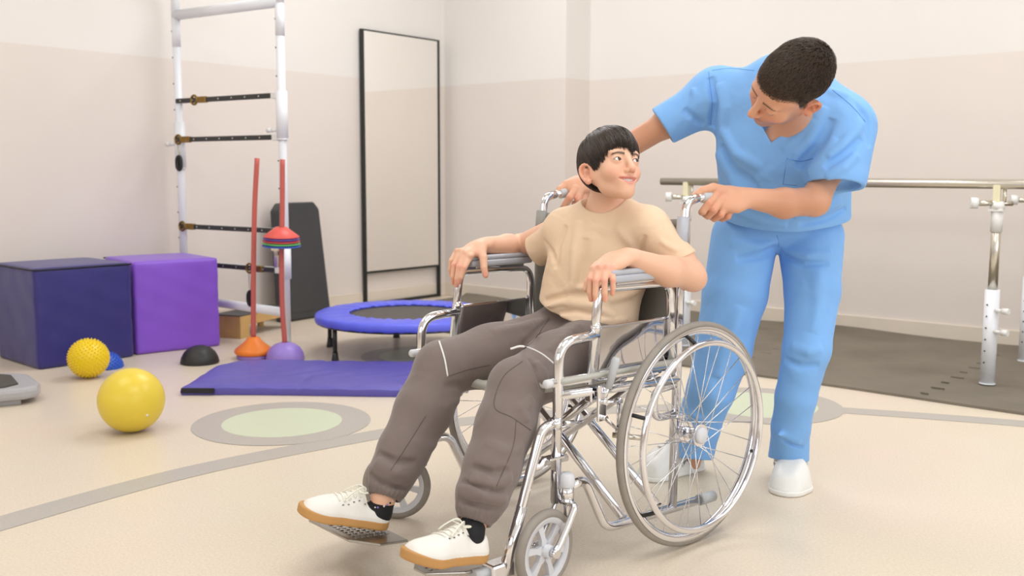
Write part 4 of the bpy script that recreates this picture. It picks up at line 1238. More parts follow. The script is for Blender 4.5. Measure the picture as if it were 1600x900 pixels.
def strands(H, parent, base, m, n, line, pole=(0, 0.82, -0.57), off=(0.006, 0.016), r=0.0011, swirl=0.5, jit=0.010, seg=12, part=None, name='hair_strands', colr=None, seed=3, c0=(0, 0.028, -0.018), R0=(0.076, 0.088, 0.098), clumps=0, maxlen=9.0, cap=None):
    g = np.random.default_rng(seed); c0 = np.array(c0); R0 = np.array(R0)
    pole = nrm(pole); a = nrm(np.cross([0, 1, 0.3], pole)) if abs(pole[1]) < .99 else V3(1, 0, 0)
    a = nrm(np.cross(np.cross(pole, [0, 0, 1]), pole)); b = np.cross(pole, a)    # a ~ forward, b sideways
    V = []; F = []; CC = []; allp = []; allc = []; allo = []
    base_i = 0
    cph = g.uniform(0, 2 * PI, max(clumps, 1)); cjt = g.normal(size=max(clumps, 1)) * jit; csw = swirl * (1 + 0.35 * g.normal(size=max(clumps, 1))); cof = g.uniform(0, 1, max(clumps, 1))
    for i in range(n):
        ph = g.uniform(0, 2 * PI); t0 = g.uniform(0.0, 0.9) ** 0.8 * 1.3
        of = off[0] + (off[1] - off[0]) * g.uniform(0, 1) ** 0.7
        jt = g.normal() * jit; pts = []
        sw = swirl * (1 + 0.3 * g.normal())
        if clumps:
            ci_ = int(np.argmin(np.abs((cph - ph + PI) % (2 * PI) - PI))); dph = ((ph - cph[ci_] + PI) % (2 * PI)) - PI
            jt = cjt[ci_] + abs(dph) * 0.12 + 0.002 * g.normal(); sw = csw[ci_]; of = off[0] + (off[1] - off[0]) * (0.65 * cof[ci_] + 0.35 * g.uniform()) - min(0.003, abs(dph) * 0.06)
        wob = g.normal() * 0.05; fr = g.uniform(0, 6)
        t = t0
        while t < 3.0:
            p_ = ph + sw * (t - t0) * math.sin(ph + 0.4) * 0.5 + wob * math.sin(3 * t + fr)
            d = pole * math.cos(t) + (a * math.cos(p_) + b * math.sin(p_)) * math.sin(t)
            # point of the scalp ellipsoid in that direction, lifted
            q = d / np.linalg.norm(d / R0)
            lift = of * min(1.0, 0.5 + (t - t0) * 2.5)
            if q[2] > 0.03: lift += 0.006 * min(1, (q[2] - .03) / .04)
            P = c0 + q * (1 + lift / np.linalg.norm(q))
            psi = math.atan2(P[0], P[2] + 0.01)
            if P[1] < line(psi) + jt or t - t0 > maxlen: break
            pts.append(P); t += 0.11
        if len(pts) < 3: continue
        pts = np.array(pts)
        cl_ = colr(g) if colr else (0.02, 0.015, 0.012)
        allp.append(H.w(pts)); allc.append(cl_); allo.append(of)
    if cap is not None:
        Q = np.concatenate(allp); sd = cap.ev(Q); dirs = Q - H.w(c0); dirs /= np.linalg.norm(dirs, axis=1)[:, None]
        of_ = np.concatenate([np.full(len(p), o_) for p, o_ in zip(allp, allo)]) * H.sc * 0.6
        Q = Q + dirs * np.clip(of_ - sd, 0, 0.02)[:, None]
        sp = np.cumsum([len(p) for p in allp])[:-1]; allp = np.split(Q, sp)
    for W, cl_ in zip(allp, allc):
        m_ = len(W)
        T = np.gradient(W, axis=0); T /= np.linalg.norm(T, axis=1)[:, None] + 1e-9
        Nn = W - H.w(c0); Nn /= np.linalg.norm(Nn, axis=1)[:, None]; Bn = np.cross(T, Nn)
        tt = np.linspace(0, 1, m_); rad = r * H.sc * (0.55 + 0.6 * np.sin(tt * 2.6)) * np.where(tt > 0.75, (1 - tt) / 0.25 * 0.8 + 0.2, 1)
        for ang_ in (0, 2.094, 4.189):
            pass
        ring = np.stack([W + (Nn * math.cos(x) * 0.7 + Bn * math.sin(x) * 1.3) * rad[:, None] for x in (0.0, 2.094, 4.189)], 1)
        V.append(ring.reshape(-1, 3)); CC.append(np.tile(cl_, (m_ * 3, 1)))
        idx = base_i + np.arange((m_ - 1) * 3).reshape(-1, 3)
        for q_ in range(3):
            F.append(np.stack([idx[:, q_], idx[:, (q_ + 1) % 3], idx[:, (q_ + 1) % 3] + 3, idx[:, q_] + 3], 1))
        base_i += m_ * 3
    return np_mesh(name, np.concatenate(V), np.concatenate(F), m, parent, base, np.concatenate(CC))

# ---------------------------------------------------------------- the boy in the chair
M['skin'] = mat('skin', (230, 178, 148), 0.48, attr=True, sss=0.12, bump=0.05, bscale=300)
M['eye'] = mat('eyeball', (235, 230, 226), 0.08, attr=True, coat=0.6)
M['hair'] = mat('hair', (34, 27, 24), 0.38, attr=True)
M['hair_base'] = mat('hair_base', (30, 24, 22), 0.85, attr=True)
M['teeth'] = mat('teeth', (240, 234, 224), 0.25)
M['nail'] = mat('nail', (238, 190, 172), 0.3)
M['tshirt'] = mat('tshirt_cotton', (236, 206, 174), 0.85, bump=0.12, bscale=500, var=0.02, vscale=20, sheen=0.1, fold=0.35, fscale=11)
M['joggers'] = mat('jogger_fleece', (124, 110, 104), 0.9, bump=0.15, bscale=600, var=0.03, vscale=30, sheen=0.25, fold=0.30, fscale=10)
M['piping'] = mat('white_piping', (236, 234, 230), 0.6)
M['seam'] = mat('seam_thread', (98, 86, 81), 0.8)
M['sock'] = mat('black_sock', (22, 21, 24), 0.8)
M['canvas'] = mat('white_canvas', (238, 234, 226), 0.8, bump=0.15, bscale=500)
M['gum'] = mat('gum_sole', (196, 146, 86), 0.55, var=0.04)
M['lace'] = mat('lace', (242, 238, 222), 0.8)
BB = (3.98, -3.40, 0.0)
boy = thing('person', 'boy in a beige t-shirt and grey joggers sitting in the wheelchair, smiling up sideways', 'person', BB)

def finger(S, pts, r0, r1, k=0.006):
    n = len(pts)
    rs = np.linspace(r0, r1, n)
    for i in range(n - 1): S.cone(pts[i], pts[i + 1], rs[i], rs[i + 1], k if i == 0 else 0.002)

# head
HB = Head((4.0820, -3.6860, 1.0170), (0.8929, -0.3726, 0.2528), (-0.2223, 0.1709, 0.9599), 0.915, 0.95)
S = Sdf()
lipc = add_head(S, HB, smile=True, open_eyes=True, jaw=0.86)
# neck, and the trunk that runs on under the clothes
S.cone((4.0350, -3.6450, 0.9810), (4.0400, -3.6250, 0.8690), 0.040, 0.045, 0.02)
S.cone((4.0360, -3.6290, 0.8690), (4.0140, -3.6230, 0.7680), 0.07, 0.09, 0.04)
S.cone((4.0140, -3.6230, 0.7680), (3.9590, -3.6180, 0.5800), 0.085, 0.070, 0.04)
S.cone((3.9050, -3.6420, 0.8450), (4.1630, -3.6110, 0.8560), 0.036, 0.036, 0.04)
# right arm (far armrest)
S.chain([((3.8890, -3.6490, 0.8410), 0.040), ((3.6840, -3.5730, 0.7790), 0.034)], 0.02)
S.chain([((3.6840, -3.5730, 0.7790), 0.034), ((3.6790, -3.6350, 0.7820), 0.0335), ((3.6710, -3.7320, 0.7880), 0.0235)], 0.015)
# left arm (near armrest)
S.chain([((4.1810, -3.6180, 0.8430), 0.040), ((4.2460, -3.5970, 0.7800), 0.036), ((4.2800, -3.5860, 0.7260), 0.037)], 0.02)
S.chain([((4.2770, -3.5880, 0.7290), 0.037), ((4.2660, -3.6800, 0.7450), 0.038), ((4.2220, -3.8130, 0.7890), 0.0245)], 0.02)
S.ell((4.2820, -3.5670, 0.7140), (0.027, 0.027, 0.027), None, 0.02)
# legs under the joggers, down to the ankles
S.chain([((3.9010, -3.6470, 0.5310), 0.05), ((3.7800, -4.0530, 0.4810), 0.038), ((3.8060, -4.2590, 0.2260), 0.027), ((3.8090, -4.2780, 0.1900), 0.027), ((3.8070, -4.2890, 0.1520), 0.025)], 0.02)
S.chain([((4.0300, -3.6720, 0.5290), 0.05), ((4.0480, -4.0450, 0.4580), 0.038), ((4.0900, -4.2340, 0.2270), 0.027), ((4.0970, -4.2600, 0.1900), 0.027), ((4.1080, -4.2820, 0.1580), 0.024)], 0.02)
S.chain([((3.9540, -3.6110, 0.5690), 0.07), ((3.9080, -3.6420, 0.5250), 0.07)], 0.04); S.chain([((3.9540, -3.6110, 0.5690), 0.07), ((4.0240, -3.6640, 0.5260), 0.07)], 0.04)
# right hand: palm, four fingers over the end of the pad, thumb on the inner side
n_ = (-0.1019, -0.5903, 0.8007)
S.chain([((3.6710, -3.7320, 0.7880), 0.024), ((3.6700, -3.7730, 0.7810), 0.033), ((3.6660, -3.8110, 0.7680), 0.033)], 0.012, 'u', n_, 0.52)
finger(S, [(3.6910, -3.8170, 0.7630), (3.6930, -3.8460, 0.7320), (3.6850, -3.8510, 0.7040), (3.6750, -3.8480, 0.6880)], 0.0098, 0.0070)
finger(S, [(3.6750, -3.8200, 0.7690), (3.6750, -3.8480, 0.7340), (3.6700, -3.8510, 0.6990), (3.6630, -3.8460, 0.6780)], 0.0098, 0.0070)
finger(S, [(3.6540, -3.8190, 0.7740), (3.6540, -3.8450, 0.7380), (3.6500, -3.8470, 0.7030), (3.6450, -3.8400, 0.6830)], 0.0095, 0.0068)
finger(S, [(3.6330, -3.8130, 0.7720), (3.6330, -3.8350, 0.7470), (3.6290, -3.8350, 0.7210), (3.6260, -3.8290, 0.7040)], 0.0082, 0.0060)
finger(S, [(3.6910, -3.7740, 0.7860), (3.7170, -3.7900, 0.7570), (3.7270, -3.7990, 0.7300), (3.7320, -3.7980, 0.7080)], 0.0135, 0.0085, 0.012)
# left hand
n_ = (0.1355, -0.4062, 0.9037)
S.chain([((4.2220, -3.8130, 0.7890), 0.025), ((4.2090, -3.8450, 0.7820), 0.032), ((4.1970, -3.8830, 0.7660), 0.033)], 0.012, 'u', n_, 0.52)
finger(S, [(4.2190, -3.8780, 0.7650), (4.2340, -3.8960, 0.7390), (4.2330, -3.8930, 0.7180), (4.2300, -3.8910, 0.7030)], 0.0082, 0.0060)
finger(S, [(4.2110, -3.8910, 0.7660), (4.2210, -3.9140, 0.7380), (4.2210, -3.9120, 0.7070), (4.2200, -3.9080, 0.6890)], 0.0095, 0.0066)
finger(S, [(4.1960, -3.8970, 0.7650), (4.2020, -3.9220, 0.7370), (4.2010, -3.9220, 0.7020), (4.2010, -3.9190, 0.6810)], 0.0098, 0.0068)
finger(S, [(4.1790, -3.8990, 0.7610), (4.1820, -3.9190, 0.7390), (4.1810, -3.9180, 0.7060), (4.1820, -3.9140, 0.6870)], 0.0095, 0.0066)
finger(S, [(4.1850, -3.8450, 0.7790), (4.1610, -3.8750, 0.7520), (4.1550, -3.8910, 0.7260), (4.1530, -3.8960, 0.7090)], 0.0125, 0.0080, 0.012)
for a, b in (((3.6990, -3.8260, 0.7650), (3.6810, -3.8270, 0.7740)), ((3.6600, -3.8260, 0.7780), (3.6400, -3.8200, 0.7770)), ((4.2240, -3.8860, 0.7690), (4.2160, -3.8990, 0.7710)), ((4.2020, -3.9070, 0.7700), (4.1850, -3.9070, 0.7650))):
    for q in (a, b): S.ell(q, (0.006, 0.006, 0.006), None, 0.008)
open_e[0] = True
colf0 = head_colour(HB, (236, 186, 156), lips=(220, 138, 128), brow=(38, 28, 23), warm=(234, 150, 124), smile=True, brow_y=0.0150)
tips_b = [(3.6800, -3.8540, 0.6910), (3.6700, -3.8530, 0.6810), (3.6510, -3.8470, 0.6860), (3.6320, -3.8350, 0.7060), (3.7370, -3.8040, 0.7130), (4.2340, -3.8970, 0.7050), (4.2250, -3.9140, 0.6920), (4.2050, -3.9250, 0.6830), (4.1860, -3.9190, 0.6890)]
knk_b = [(3.7000, -3.8530, 0.7330), (3.6820, -3.8550, 0.7350), (3.6600, -3.8520, 0.7390), (4.2380, -3.9030, 0.7400), (4.2250, -3.9200, 0.7390), (4.2060, -3.9290, 0.7380), (4.1870, -3.9260, 0.7390), (4.2240, -3.8860, 0.7690), (4.2160, -3.8990, 0.7710), (4.2020, -3.9070, 0.7700), (4.3000, -3.5790, 0.7130)]
def boy_col(P):
    c = colf0(P); t = np.array(lin((240, 152, 134)))
    for q in tips_b: w = 0.6 * np.exp(-((P - np.array(q)) ** 2).sum(1) / 0.011 ** 2)[:, None]; c = c * (1 - w) + t * w
    for q in knk_b: w = 0.40 * np.exp(-((P - np.array(q)) ** 2).sum(1) / 0.012 ** 2)[:, None]; c = c * (1 - w) + t * w
    return c
boy_skin = S
body_b = sdf_obj('body', S, 0.0018, M['skin'], boy, BB, boy_col, 1)
eyes(HB, boy, BB, (0.42, 0.16))
# teeth
mb = MB()
for k in range(8):
    x = (k - 3.5) * 0.0052
    y = -0.061 - 0.0010 + 8.4 * x * x; z = 0.0895 - 16 * x * x
    w_ = 0.0025; hgt = 0.0052 * (1 - 0.25 * abs(k - 3.5) / 3.5)
    ps = [(x - w_, y + hgt, z - .001), (x + w_, y + hgt, z - .001), (x + w_, y - hgt, z), (x - w_, y - hgt, z), (x - w_, y + hgt, z - 0.005), (x + w_, y + hgt, z - 0.005), (x + w_, y - hgt, z - 0.005), (x - w_, y - hgt, z - 0.005)]
    mb.add([tuple(HB.w(p) - np.array(BB)) for p in ps], [(0, 1, 2, 3), (4, 5, 6, 7), (0, 1, 5, 4), (2, 3, 7, 6), (1, 2, 6, 5), (0, 3, 7, 4)])
mb.build('teeth', M['teeth'], boy)

# hair: cap and strands
capS = Sdf()
k = HB.sc
capS.ell(HB.w((0, 0.028, -0.018)), np.array((0.0795 * .95, 0.0915, 0.1005)) * k, HB.R, 0.01)
capS.ell(HB.w((0, 0.045, 0.030)), np.array((0.061 * .95, 0.058, 0.060)) * k, HB.R, 0.02)
def cut_line(P):
    q = HB.l(P); psi = np.abs(np.arctan2(q[:, 0], q[:, 2] + 0.01))
    return (hair_line_boy(psi) + 0.004 - q[:, 1]) * k * 0.8
capS.custom(cut_line, HB.o, 1.0, 0.004, 'i')
hb = (0.034, 0.021, 0.0145)
hair_b = sdf_obj('hair', capS, 0.0025, M['hair_base'], boy, BB, lambda V: np.tile(np.array(hb) * 0.6, (len(V), 1)))
def hc(g): f_ = g.uniform(0.6, 1.8); return (hb[0] * f_, hb[1] * f_, hb[2] * f_)
sh = strands(HB, hair_b, (0, 0, 0), M['hair'], 1800, hair_line_boy, colr=hc, off=(0.003, 0.007), jit=0.005, cap=capS, seed=4, name='hair_underlayer', swirl=0.3)
sh.data.transform(Matrix.Translation((-BB[0], -BB[1], -BB[2])))
sh = strands(HB, hair_b, (0, 0, 0), M['hair'], 5200, hair_line_boy, colr=hc, off=(0.005, 0.0125), jit=0.010, clumps=170, cap=capS)
sh.data.transform(Matrix.Translation((-BB[0], -BB[1], -BB[2])))

# t-shirt
fT = (0.4340, -0.8760, 0.2103)
def plane_cut(p, n): 
    p = np.array(p); n = nrm(n); return lambda P: (P - p) @ n
def end_cut(Sx, p, n, ri, reach, k=0.002):
    """cut a garment tube at p (n points out of the tube) and hollow its mouth"""
    p = np.array(p, float); n = nrm(n)
    def fn(P):
        q = P - p; a = q @ n; rr = np.sqrt(np.maximum((q * q).sum(1) - a * a, 0))
        return np.maximum(np.maximum(-a, rr - reach), a - reach)
    Sx.custom(fn, p + n * reach * 0.5, reach * 1.5, k, 's')
    if not ri: return
    def fn2(P):
        q = P - p; a = q @ n; rr = np.sqrt(np.maximum((q * q).sum(1) - a * a, 0))
        return np.maximum(np.maximum(-a - 0.025, a - 0.02), rr - ri)
    Sx.custom(fn2, p, ri + 0.04, k, 's')
T = Sdf()
T.cone((3.8870, -3.6390, 0.8330), (3.7690, -3.6090, 0.7690), 0.052, 0.050, 0.03)       # right sleeve
T.cone((4.1730, -3.6240, 0.8430), (4.2660, -3.5900, 0.7560), 0.054, 0.046, 0.03)     # left sleeve
end_cut(T, (3.7650, -3.6090, 0.7690), np.array((3.7320, -3.6620, 0.7460)) - np.array((3.8870, -3.6400, 0.8250)), 0.045, 0.085)
end_cut(T, (4.2610, -3.5920, 0.7750), nrm((0.4502, 0.1725, -0.8761)), 0, 0.085)
T.cone((4.0410, -3.6390, 0.8570), (4.0200, -3.6310, 0.7690), 0.098, 0.128, 0.05, 'u', fT, 0.66)
T.cone((4.0200, -3.6310, 0.7690), (3.9910, -3.6440, 0.6680), 0.128, 0.128, 0.05, 'u', fT, 0.70)
T.cone((3.9910, -3.6440, 0.6680), (3.9890, -3.6610, 0.5660), 0.128, 0.152, 0.04, 'u', (0.2271, -0.9092, 0.3489), 0.80)
T.cone((3.9030, -3.6440, 0.8450), (4.1560, -3.6100, 0.8560), 0.050, 0.050, 0.045)
# neck opening
T.cone((4.0350, -3.6510, 0.9400), (4.0370, -3.6330, 0.8760), 0.064, 0.051, 0.004, 's')
# hem of the shirt over the lap
hem_n = nrm((-0.2775, -0.0056, -0.9607))
T.custom(lambda P: (P - np.array((4.0710, -3.7470, 0.5830))) @ hem_n, (4.0710, -3.7470, 0.5830), 2.0, 0.006, 'i')
# folds
T.noise(wrinkle(5, 26, 0.0030, 6), (0, 0, 0), 99)
for pts, w, a in (
    ([(3.9930, -3.7030, 0.8700), (4.0050, -3.7430, 0.7930), (4.0110, -3.7520, 0.7060), (4.0010, -3.7700, 0.6370)], 0.010, 0.007),
    ([(3.9410, -3.6950, 0.8550), (3.9230, -3.7060, 0.7960), (3.9160, -3.7080, 0.7320)], 0.008, -0.006),
    ([(4.0330, -3.7290, 0.8250), (4.0310, -3.7400, 0.7590), (4.0300, -3.7520, 0.6900)], 0.012, -0.005),
    ([(4.1900, -3.6770, 0.8360), (4.1870, -3.6860, 0.7900), (4.1940, -3.6870, 0.7480)], 0.006, -0.007),
    ([(4.1130, -3.7090, 0.8650), (4.1550, -3.6950, 0.8150), (4.1790, -3.6830, 0.7640)], 0.012, 0.003),
    ([(3.9070, -3.7840, 0.6260), (3.9930, -3.7750, 0.6490), (4.0780, -3.7580, 0.6460), (4.1320, -3.7310, 0.6180)], 0.007, 0.008),
    ([(3.9220, -3.7680, 0.6470), (4.0050, -3.7620, 0.6710), (4.0770, -3.7420, 0.6700)], 0.008, -0.006),
    ([(3.9510, -3.7760, 0.6150), (4.0340, -3.7710, 0.6290), (4.1000, -3.7440, 0.6170)], 0.006, -0.006),
    ([(3.9850, -3.7640, 0.6840), (4.0560, -3.7430, 0.6950), (4.1090, -3.7140, 0.6840)], 0.007, 0.005),
    ([(4.0490, -3.7620, 0.6050), (4.1070, -3.7400, 0.6050), (4.1590, -3.7100, 0.6100)], 0.006, 0.005),
    ([(4.1100, -3.7300, 0.6590), (4.1550, -3.6900, 0.6770), (4.1780, -3.6540, 0.7010)], 0.009, 0.005),
    ([(3.8460, -3.6770, 0.8090), (3.8690, -3.6630, 0.7720), (3.8790, -3.6590, 0.7450)], 0.007, -0.005),
    ([(4.2300, -3.6710, 0.8260), (4.2560, -3.6650, 0.8100), (4.2760, -3.6500, 0.7980)], 0.007, 0.004)):
    T.ridge_on(pts, w, a)
tshirt = sdf_obj('t_shirt', T, 0.0028, M['tshirt'], boy, BB, None, 2)
# collar band
translate(strip(T, [(4.0140, -3.6690, 0.8990), (4.0510, -3.7060, 0.8790), (4.0750, -3.7020, 0.8650), (4.0990, -3.6820, 0.8640), (4.1210, -3.6620, 0.8760), (4.1160, -3.6230, 0.8990)], None, 0.0042, 8), BB).build('collar', M['tshirt'], tshirt)

# joggers
J = Sdf()
J.chain([((3.9550, -3.6120, 0.5560), 0.108), ((3.9140, -3.6500, 0.5230), 0.098)], 0.05)
J.chain([((3.9550, -3.6120, 0.5560), 0.108), ((4.0370, -3.6670, 0.5210), 0.098)], 0.05)
J.chain([((3.9140, -3.6500, 0.5230), 0.098), ((3.8430, -3.8940, 0.5000), 0.084), ((3.8040, -4.0580, 0.4880), 0.070)], 0.035)
J.chain([((3.8050, -4.0590, 0.4840), 0.072), ((3.8040, -4.1260, 0.3860), 0.074), ((3.8060, -4.2040, 0.2920), 0.064), ((3.8090, -4.2480, 0.2410), 0.056), ((3.8110, -4.2630, 0.2150), 0.045)], 0.02)
J.chain([((4.0370, -3.6670, 0.5210), 0.098), ((4.0580, -3.8870, 0.5010), 0.084), ((4.0640, -4.0550, 0.4750), 0.071)], 0.035)
J.chain([((4.0620, -4.0580, 0.4710), 0.073), ((4.0780, -4.1220, 0.3880), 0.071), ((4.0910, -4.1890, 0.3020), 0.066), ((4.0970, -4.2330, 0.2430), 0.060), ((4.0970, -4.2500, 0.2150), 0.046)], 0.02)
# gathered cuffs
J.chain([((3.8090, -4.2660, 0.2050), 0.043), ((3.8100, -4.2740, 0.1920), 0.040)], 0.004)
J.chain([((4.0960, -4.2510, 0.2090), 0.043), ((4.0970, -4.2600, 0.1880), 0.039)], 0.004)
end_cut(J, (3.8100, -4.2750, 0.1890), np.array((3.8170, -4.2900, 0.1730)) - np.array((3.8090, -4.2480, 0.2410)), 0.036, 0.07)
end_cut(J, (4.0970, -4.2620, 0.1870), np.array((4.1050, -4.2760, 0.1710)) - np.array((4.0970, -4.2330, 0.2430)), 0.036, 0.07)
def cuff_gather(c, ax, r):
    c = np.array(c, float); ax = nrm(ax); e = nrm(np.cross(ax, [0.3, 0.2, 1])); f2 = np.cross(ax, e)
    def fn(P):
        q = P - c; a = q @ ax; an = np.arctan2(q @ e, q @ f2)
        return 0.0022 * np.sin(an * 26) * np.exp(-(a / 0.014) ** 2)
    return fn
J.noise(cuff_gather((3.8090, -4.2710, 0.1980), np.array((3.8170, -4.2900, 0.1730)) - np.array((3.8090, -4.2480, 0.2410)), 0.04), (3.8090, -4.2710, 0.1980), 0.06)
J.noise(cuff_gather((4.0970, -4.2560, 0.2040), np.array((4.1050, -4.2760, 0.1710)) - np.array((4.0970, -4.2330, 0.2430)), 0.04), (4.0970, -4.2560, 0.2040), 0.06)
J.noise(wrinkle(11, 17, 0.0050, 6), (0, 0, 0), 99)
for pts, w, a in (
    ([(3.8750, -4.0230, 0.4260), (3.8740, -4.0720, 0.4510), (3.8580, -4.1110, 0.4510)], 0.010, -0.004),
    ([(3.8640, -4.0360, 0.3990), (3.8750, -4.0900, 0.4110), (3.8670, -4.1250, 0.3960)], 0.012, 0.003),
    ([(3.8790, -4.1150, 0.3110), (3.8760, -4.1700, 0.3060), (3.8510, -4.2260, 0.3300)], 0.012, 0.003),
    ([(3.8750, -4.2050, 0.2550), (3.8470, -4.2660, 0.2590), (3.8020, -4.3000, 0.2840)], 0.012, 0.009),
    ([(3.8610, -4.2130, 0.2760), (3.8420, -4.2660, 0.2840), (3.7990, -4.2860, 0.3050)], 0.008, -0.007),
    ([(3.8600, -4.2360, 0.2150), (3.8380, -4.2910, 0.2300), (3.7950, -4.3090, 0.2560)], 0.007, -0.009),
    ([(4.1240, -4.0740, 0.4550), (4.1300, -4.1240, 0.4360), (4.1410, -4.1200, 0.4060)], 0.012, 0.008),
    ([(4.1470, -4.1370, 0.3480), (4.1390, -4.1950, 0.3510), (4.0970, -4.2260, 0.3730)], 0.012, 0.004),
    ([(4.1550, -4.1900, 0.2910), (4.1470, -4.2500, 0.2840), (4.1060, -4.2810, 0.3030)], 0.012, 0.008),
    ([(4.1420, -4.1860, 0.3060), (4.1390, -4.2410, 0.3080), (4.0970, -4.2720, 0.3250)], 0.008, -0.007),
    ([(4.1500, -4.2030, 0.2360), (4.1320, -4.2660, 0.2590), (4.0780, -4.2950, 0.2750)], 0.009, 0.010),
    ([(4.1440, -4.2050, 0.2600), (4.1360, -4.2610, 0.2740), (4.0830, -4.2890, 0.2900)], 0.007, -0.007),
    ([(4.1380, -4.2160, 0.2170), (4.1340, -4.2800, 0.2410), (4.0800, -4.2980, 0.2490)], 0.007, -0.009),
    ([(3.9280, -3.7460, 0.5950), (3.9270, -3.8160, 0.5640), (3.9330, -3.8800, 0.5370)], 0.006, -0.006),
    ([(3.9140, -3.7570, 0.5910), (3.8850, -3.8350, 0.5760), (3.8570, -3.9120, 0.5680)], 0.013, 0.006),
    ([(4.0490, -3.7760, 0.5980), (4.0540, -3.8550, 0.5650), (4.0600, -3.9190, 0.5400)], 0.014, 0.006),
    ([(4.0910, -4.0250, 0.5340), (4.1140, -4.0220, 0.5120), (4.1220, -4.0200, 0.4810)], 0.010, 0.006),
    ([(4.0910, -4.0490, 0.5460), (4.1210, -4.0560, 0.5100), (4.1280, -4.0440, 0.4660)], 0.005, -0.006)):
    J.ridge_on(pts, w, a)
joggers = sdf_obj('joggers', J, 0.0032, M['joggers'], boy, BB, None, 2)
view = nrm((-0.6303, 0.7678, -0.1150))
def seam(pts, r, m, nm, par=joggers, sd=J, lift=0.0, d=None):
    translate(strip(sd, pts, view if d is None else d, r, 6, lift), BB).build(nm, m, par)
seam([(3.8140, -4.0780, 0.5620), (3.8960, -4.1450, 0.5360), (3.9060, -4.1440, 0.4910)], 0.0024, M['piping'], 'piping')
seam([(4.1480, -4.1900, 0.5950), (4.1700, -4.1710, 0.6010), (4.2040, -4.1460, 0.5850), (4.2370, -4.1230, 0.5530)], 0.0024, M['piping'], 'piping')
seam([(3.9740, -4.2150, 0.5110), (4.0090, -4.1840, 0.5270), (4.0500, -4.1490, 0.5390)], 0.0011, M['seam'], 'seam')
seam([(4.0080, -4.3280, 0.4400), (3.9840, -4.3570, 0.3810), (3.9550, -4.3910, 0.3140)], 0.0011, M['seam'], 'seam')
seam([(4.0330, -3.8900, 0.6230), (4.1290, -4.0740, 0.6010), (4.1720, -4.1700, 0.5950)], 0.0011, M['seam'], 'seam')
seam([(4.2330, -4.2520, 0.5850), (4.2020, -4.2820, 0.5490), (4.1930, -4.3000, 0.4860), (4.2250, -4.2770, 0.4620), (4.2590, -4.2530, 0.4340)], 0.0012, M['seam'], 'pocket_seam')
seam([(4.2330, -4.2720, 0.4540), (4.2310, -4.2820, 0.3940), (4.2100, -4.3120, 0.3100)], 0.0011, M['seam'], 'seam')

# ankles, socks and canvas shoes
def shoe_frame(heel, toe, up=(0, 0, 1)):
    h = np.array(heel, float); t = np.array(toe, float); f = nrm(t - h); u = np.array(up, float); u = nrm(u - f * (u @ f)); r = np.cross(f, u)
    return h, np.array([r, f, u]), np.linalg.norm(t - h)
def shoe_outline(q, L, wk=1.0, side=1):
    x, y = q[:, 0], q[:, 1]
    def cap(ax, ay, bx, by, ra, rb):
        px, py = x - ax, y - ay; bx_, by_ = bx - ax, by - ay; t = np.clip((px * bx_ + py * by_) / (bx_ ** 2 + by_ ** 2), 0, 1)
        return np.hypot(px - t * bx_, py - t * by_) - (ra + (rb - ra) * t)
    a = cap(0, 0.036 * L, 0.0 + side * 0.004, 0.70 * L, 0, 0, ) if False else None
    d = cap(0, 0.13 * L, side * 0.002, 0.42 * L, 0.031 * wk, 0.031 * wk)
    d = smin(d, cap(side * 0.002, 0.42 * L, side * 0.006, 0.70 * L, 0.031 * wk, 0.043 * wk), 0.02)
    d = smin(d, cap(side * 0.006, 0.70 * L, -side * 0.002, 0.84 * L, 0.043 * wk, 0.039 * wk), 0.02)
    return d
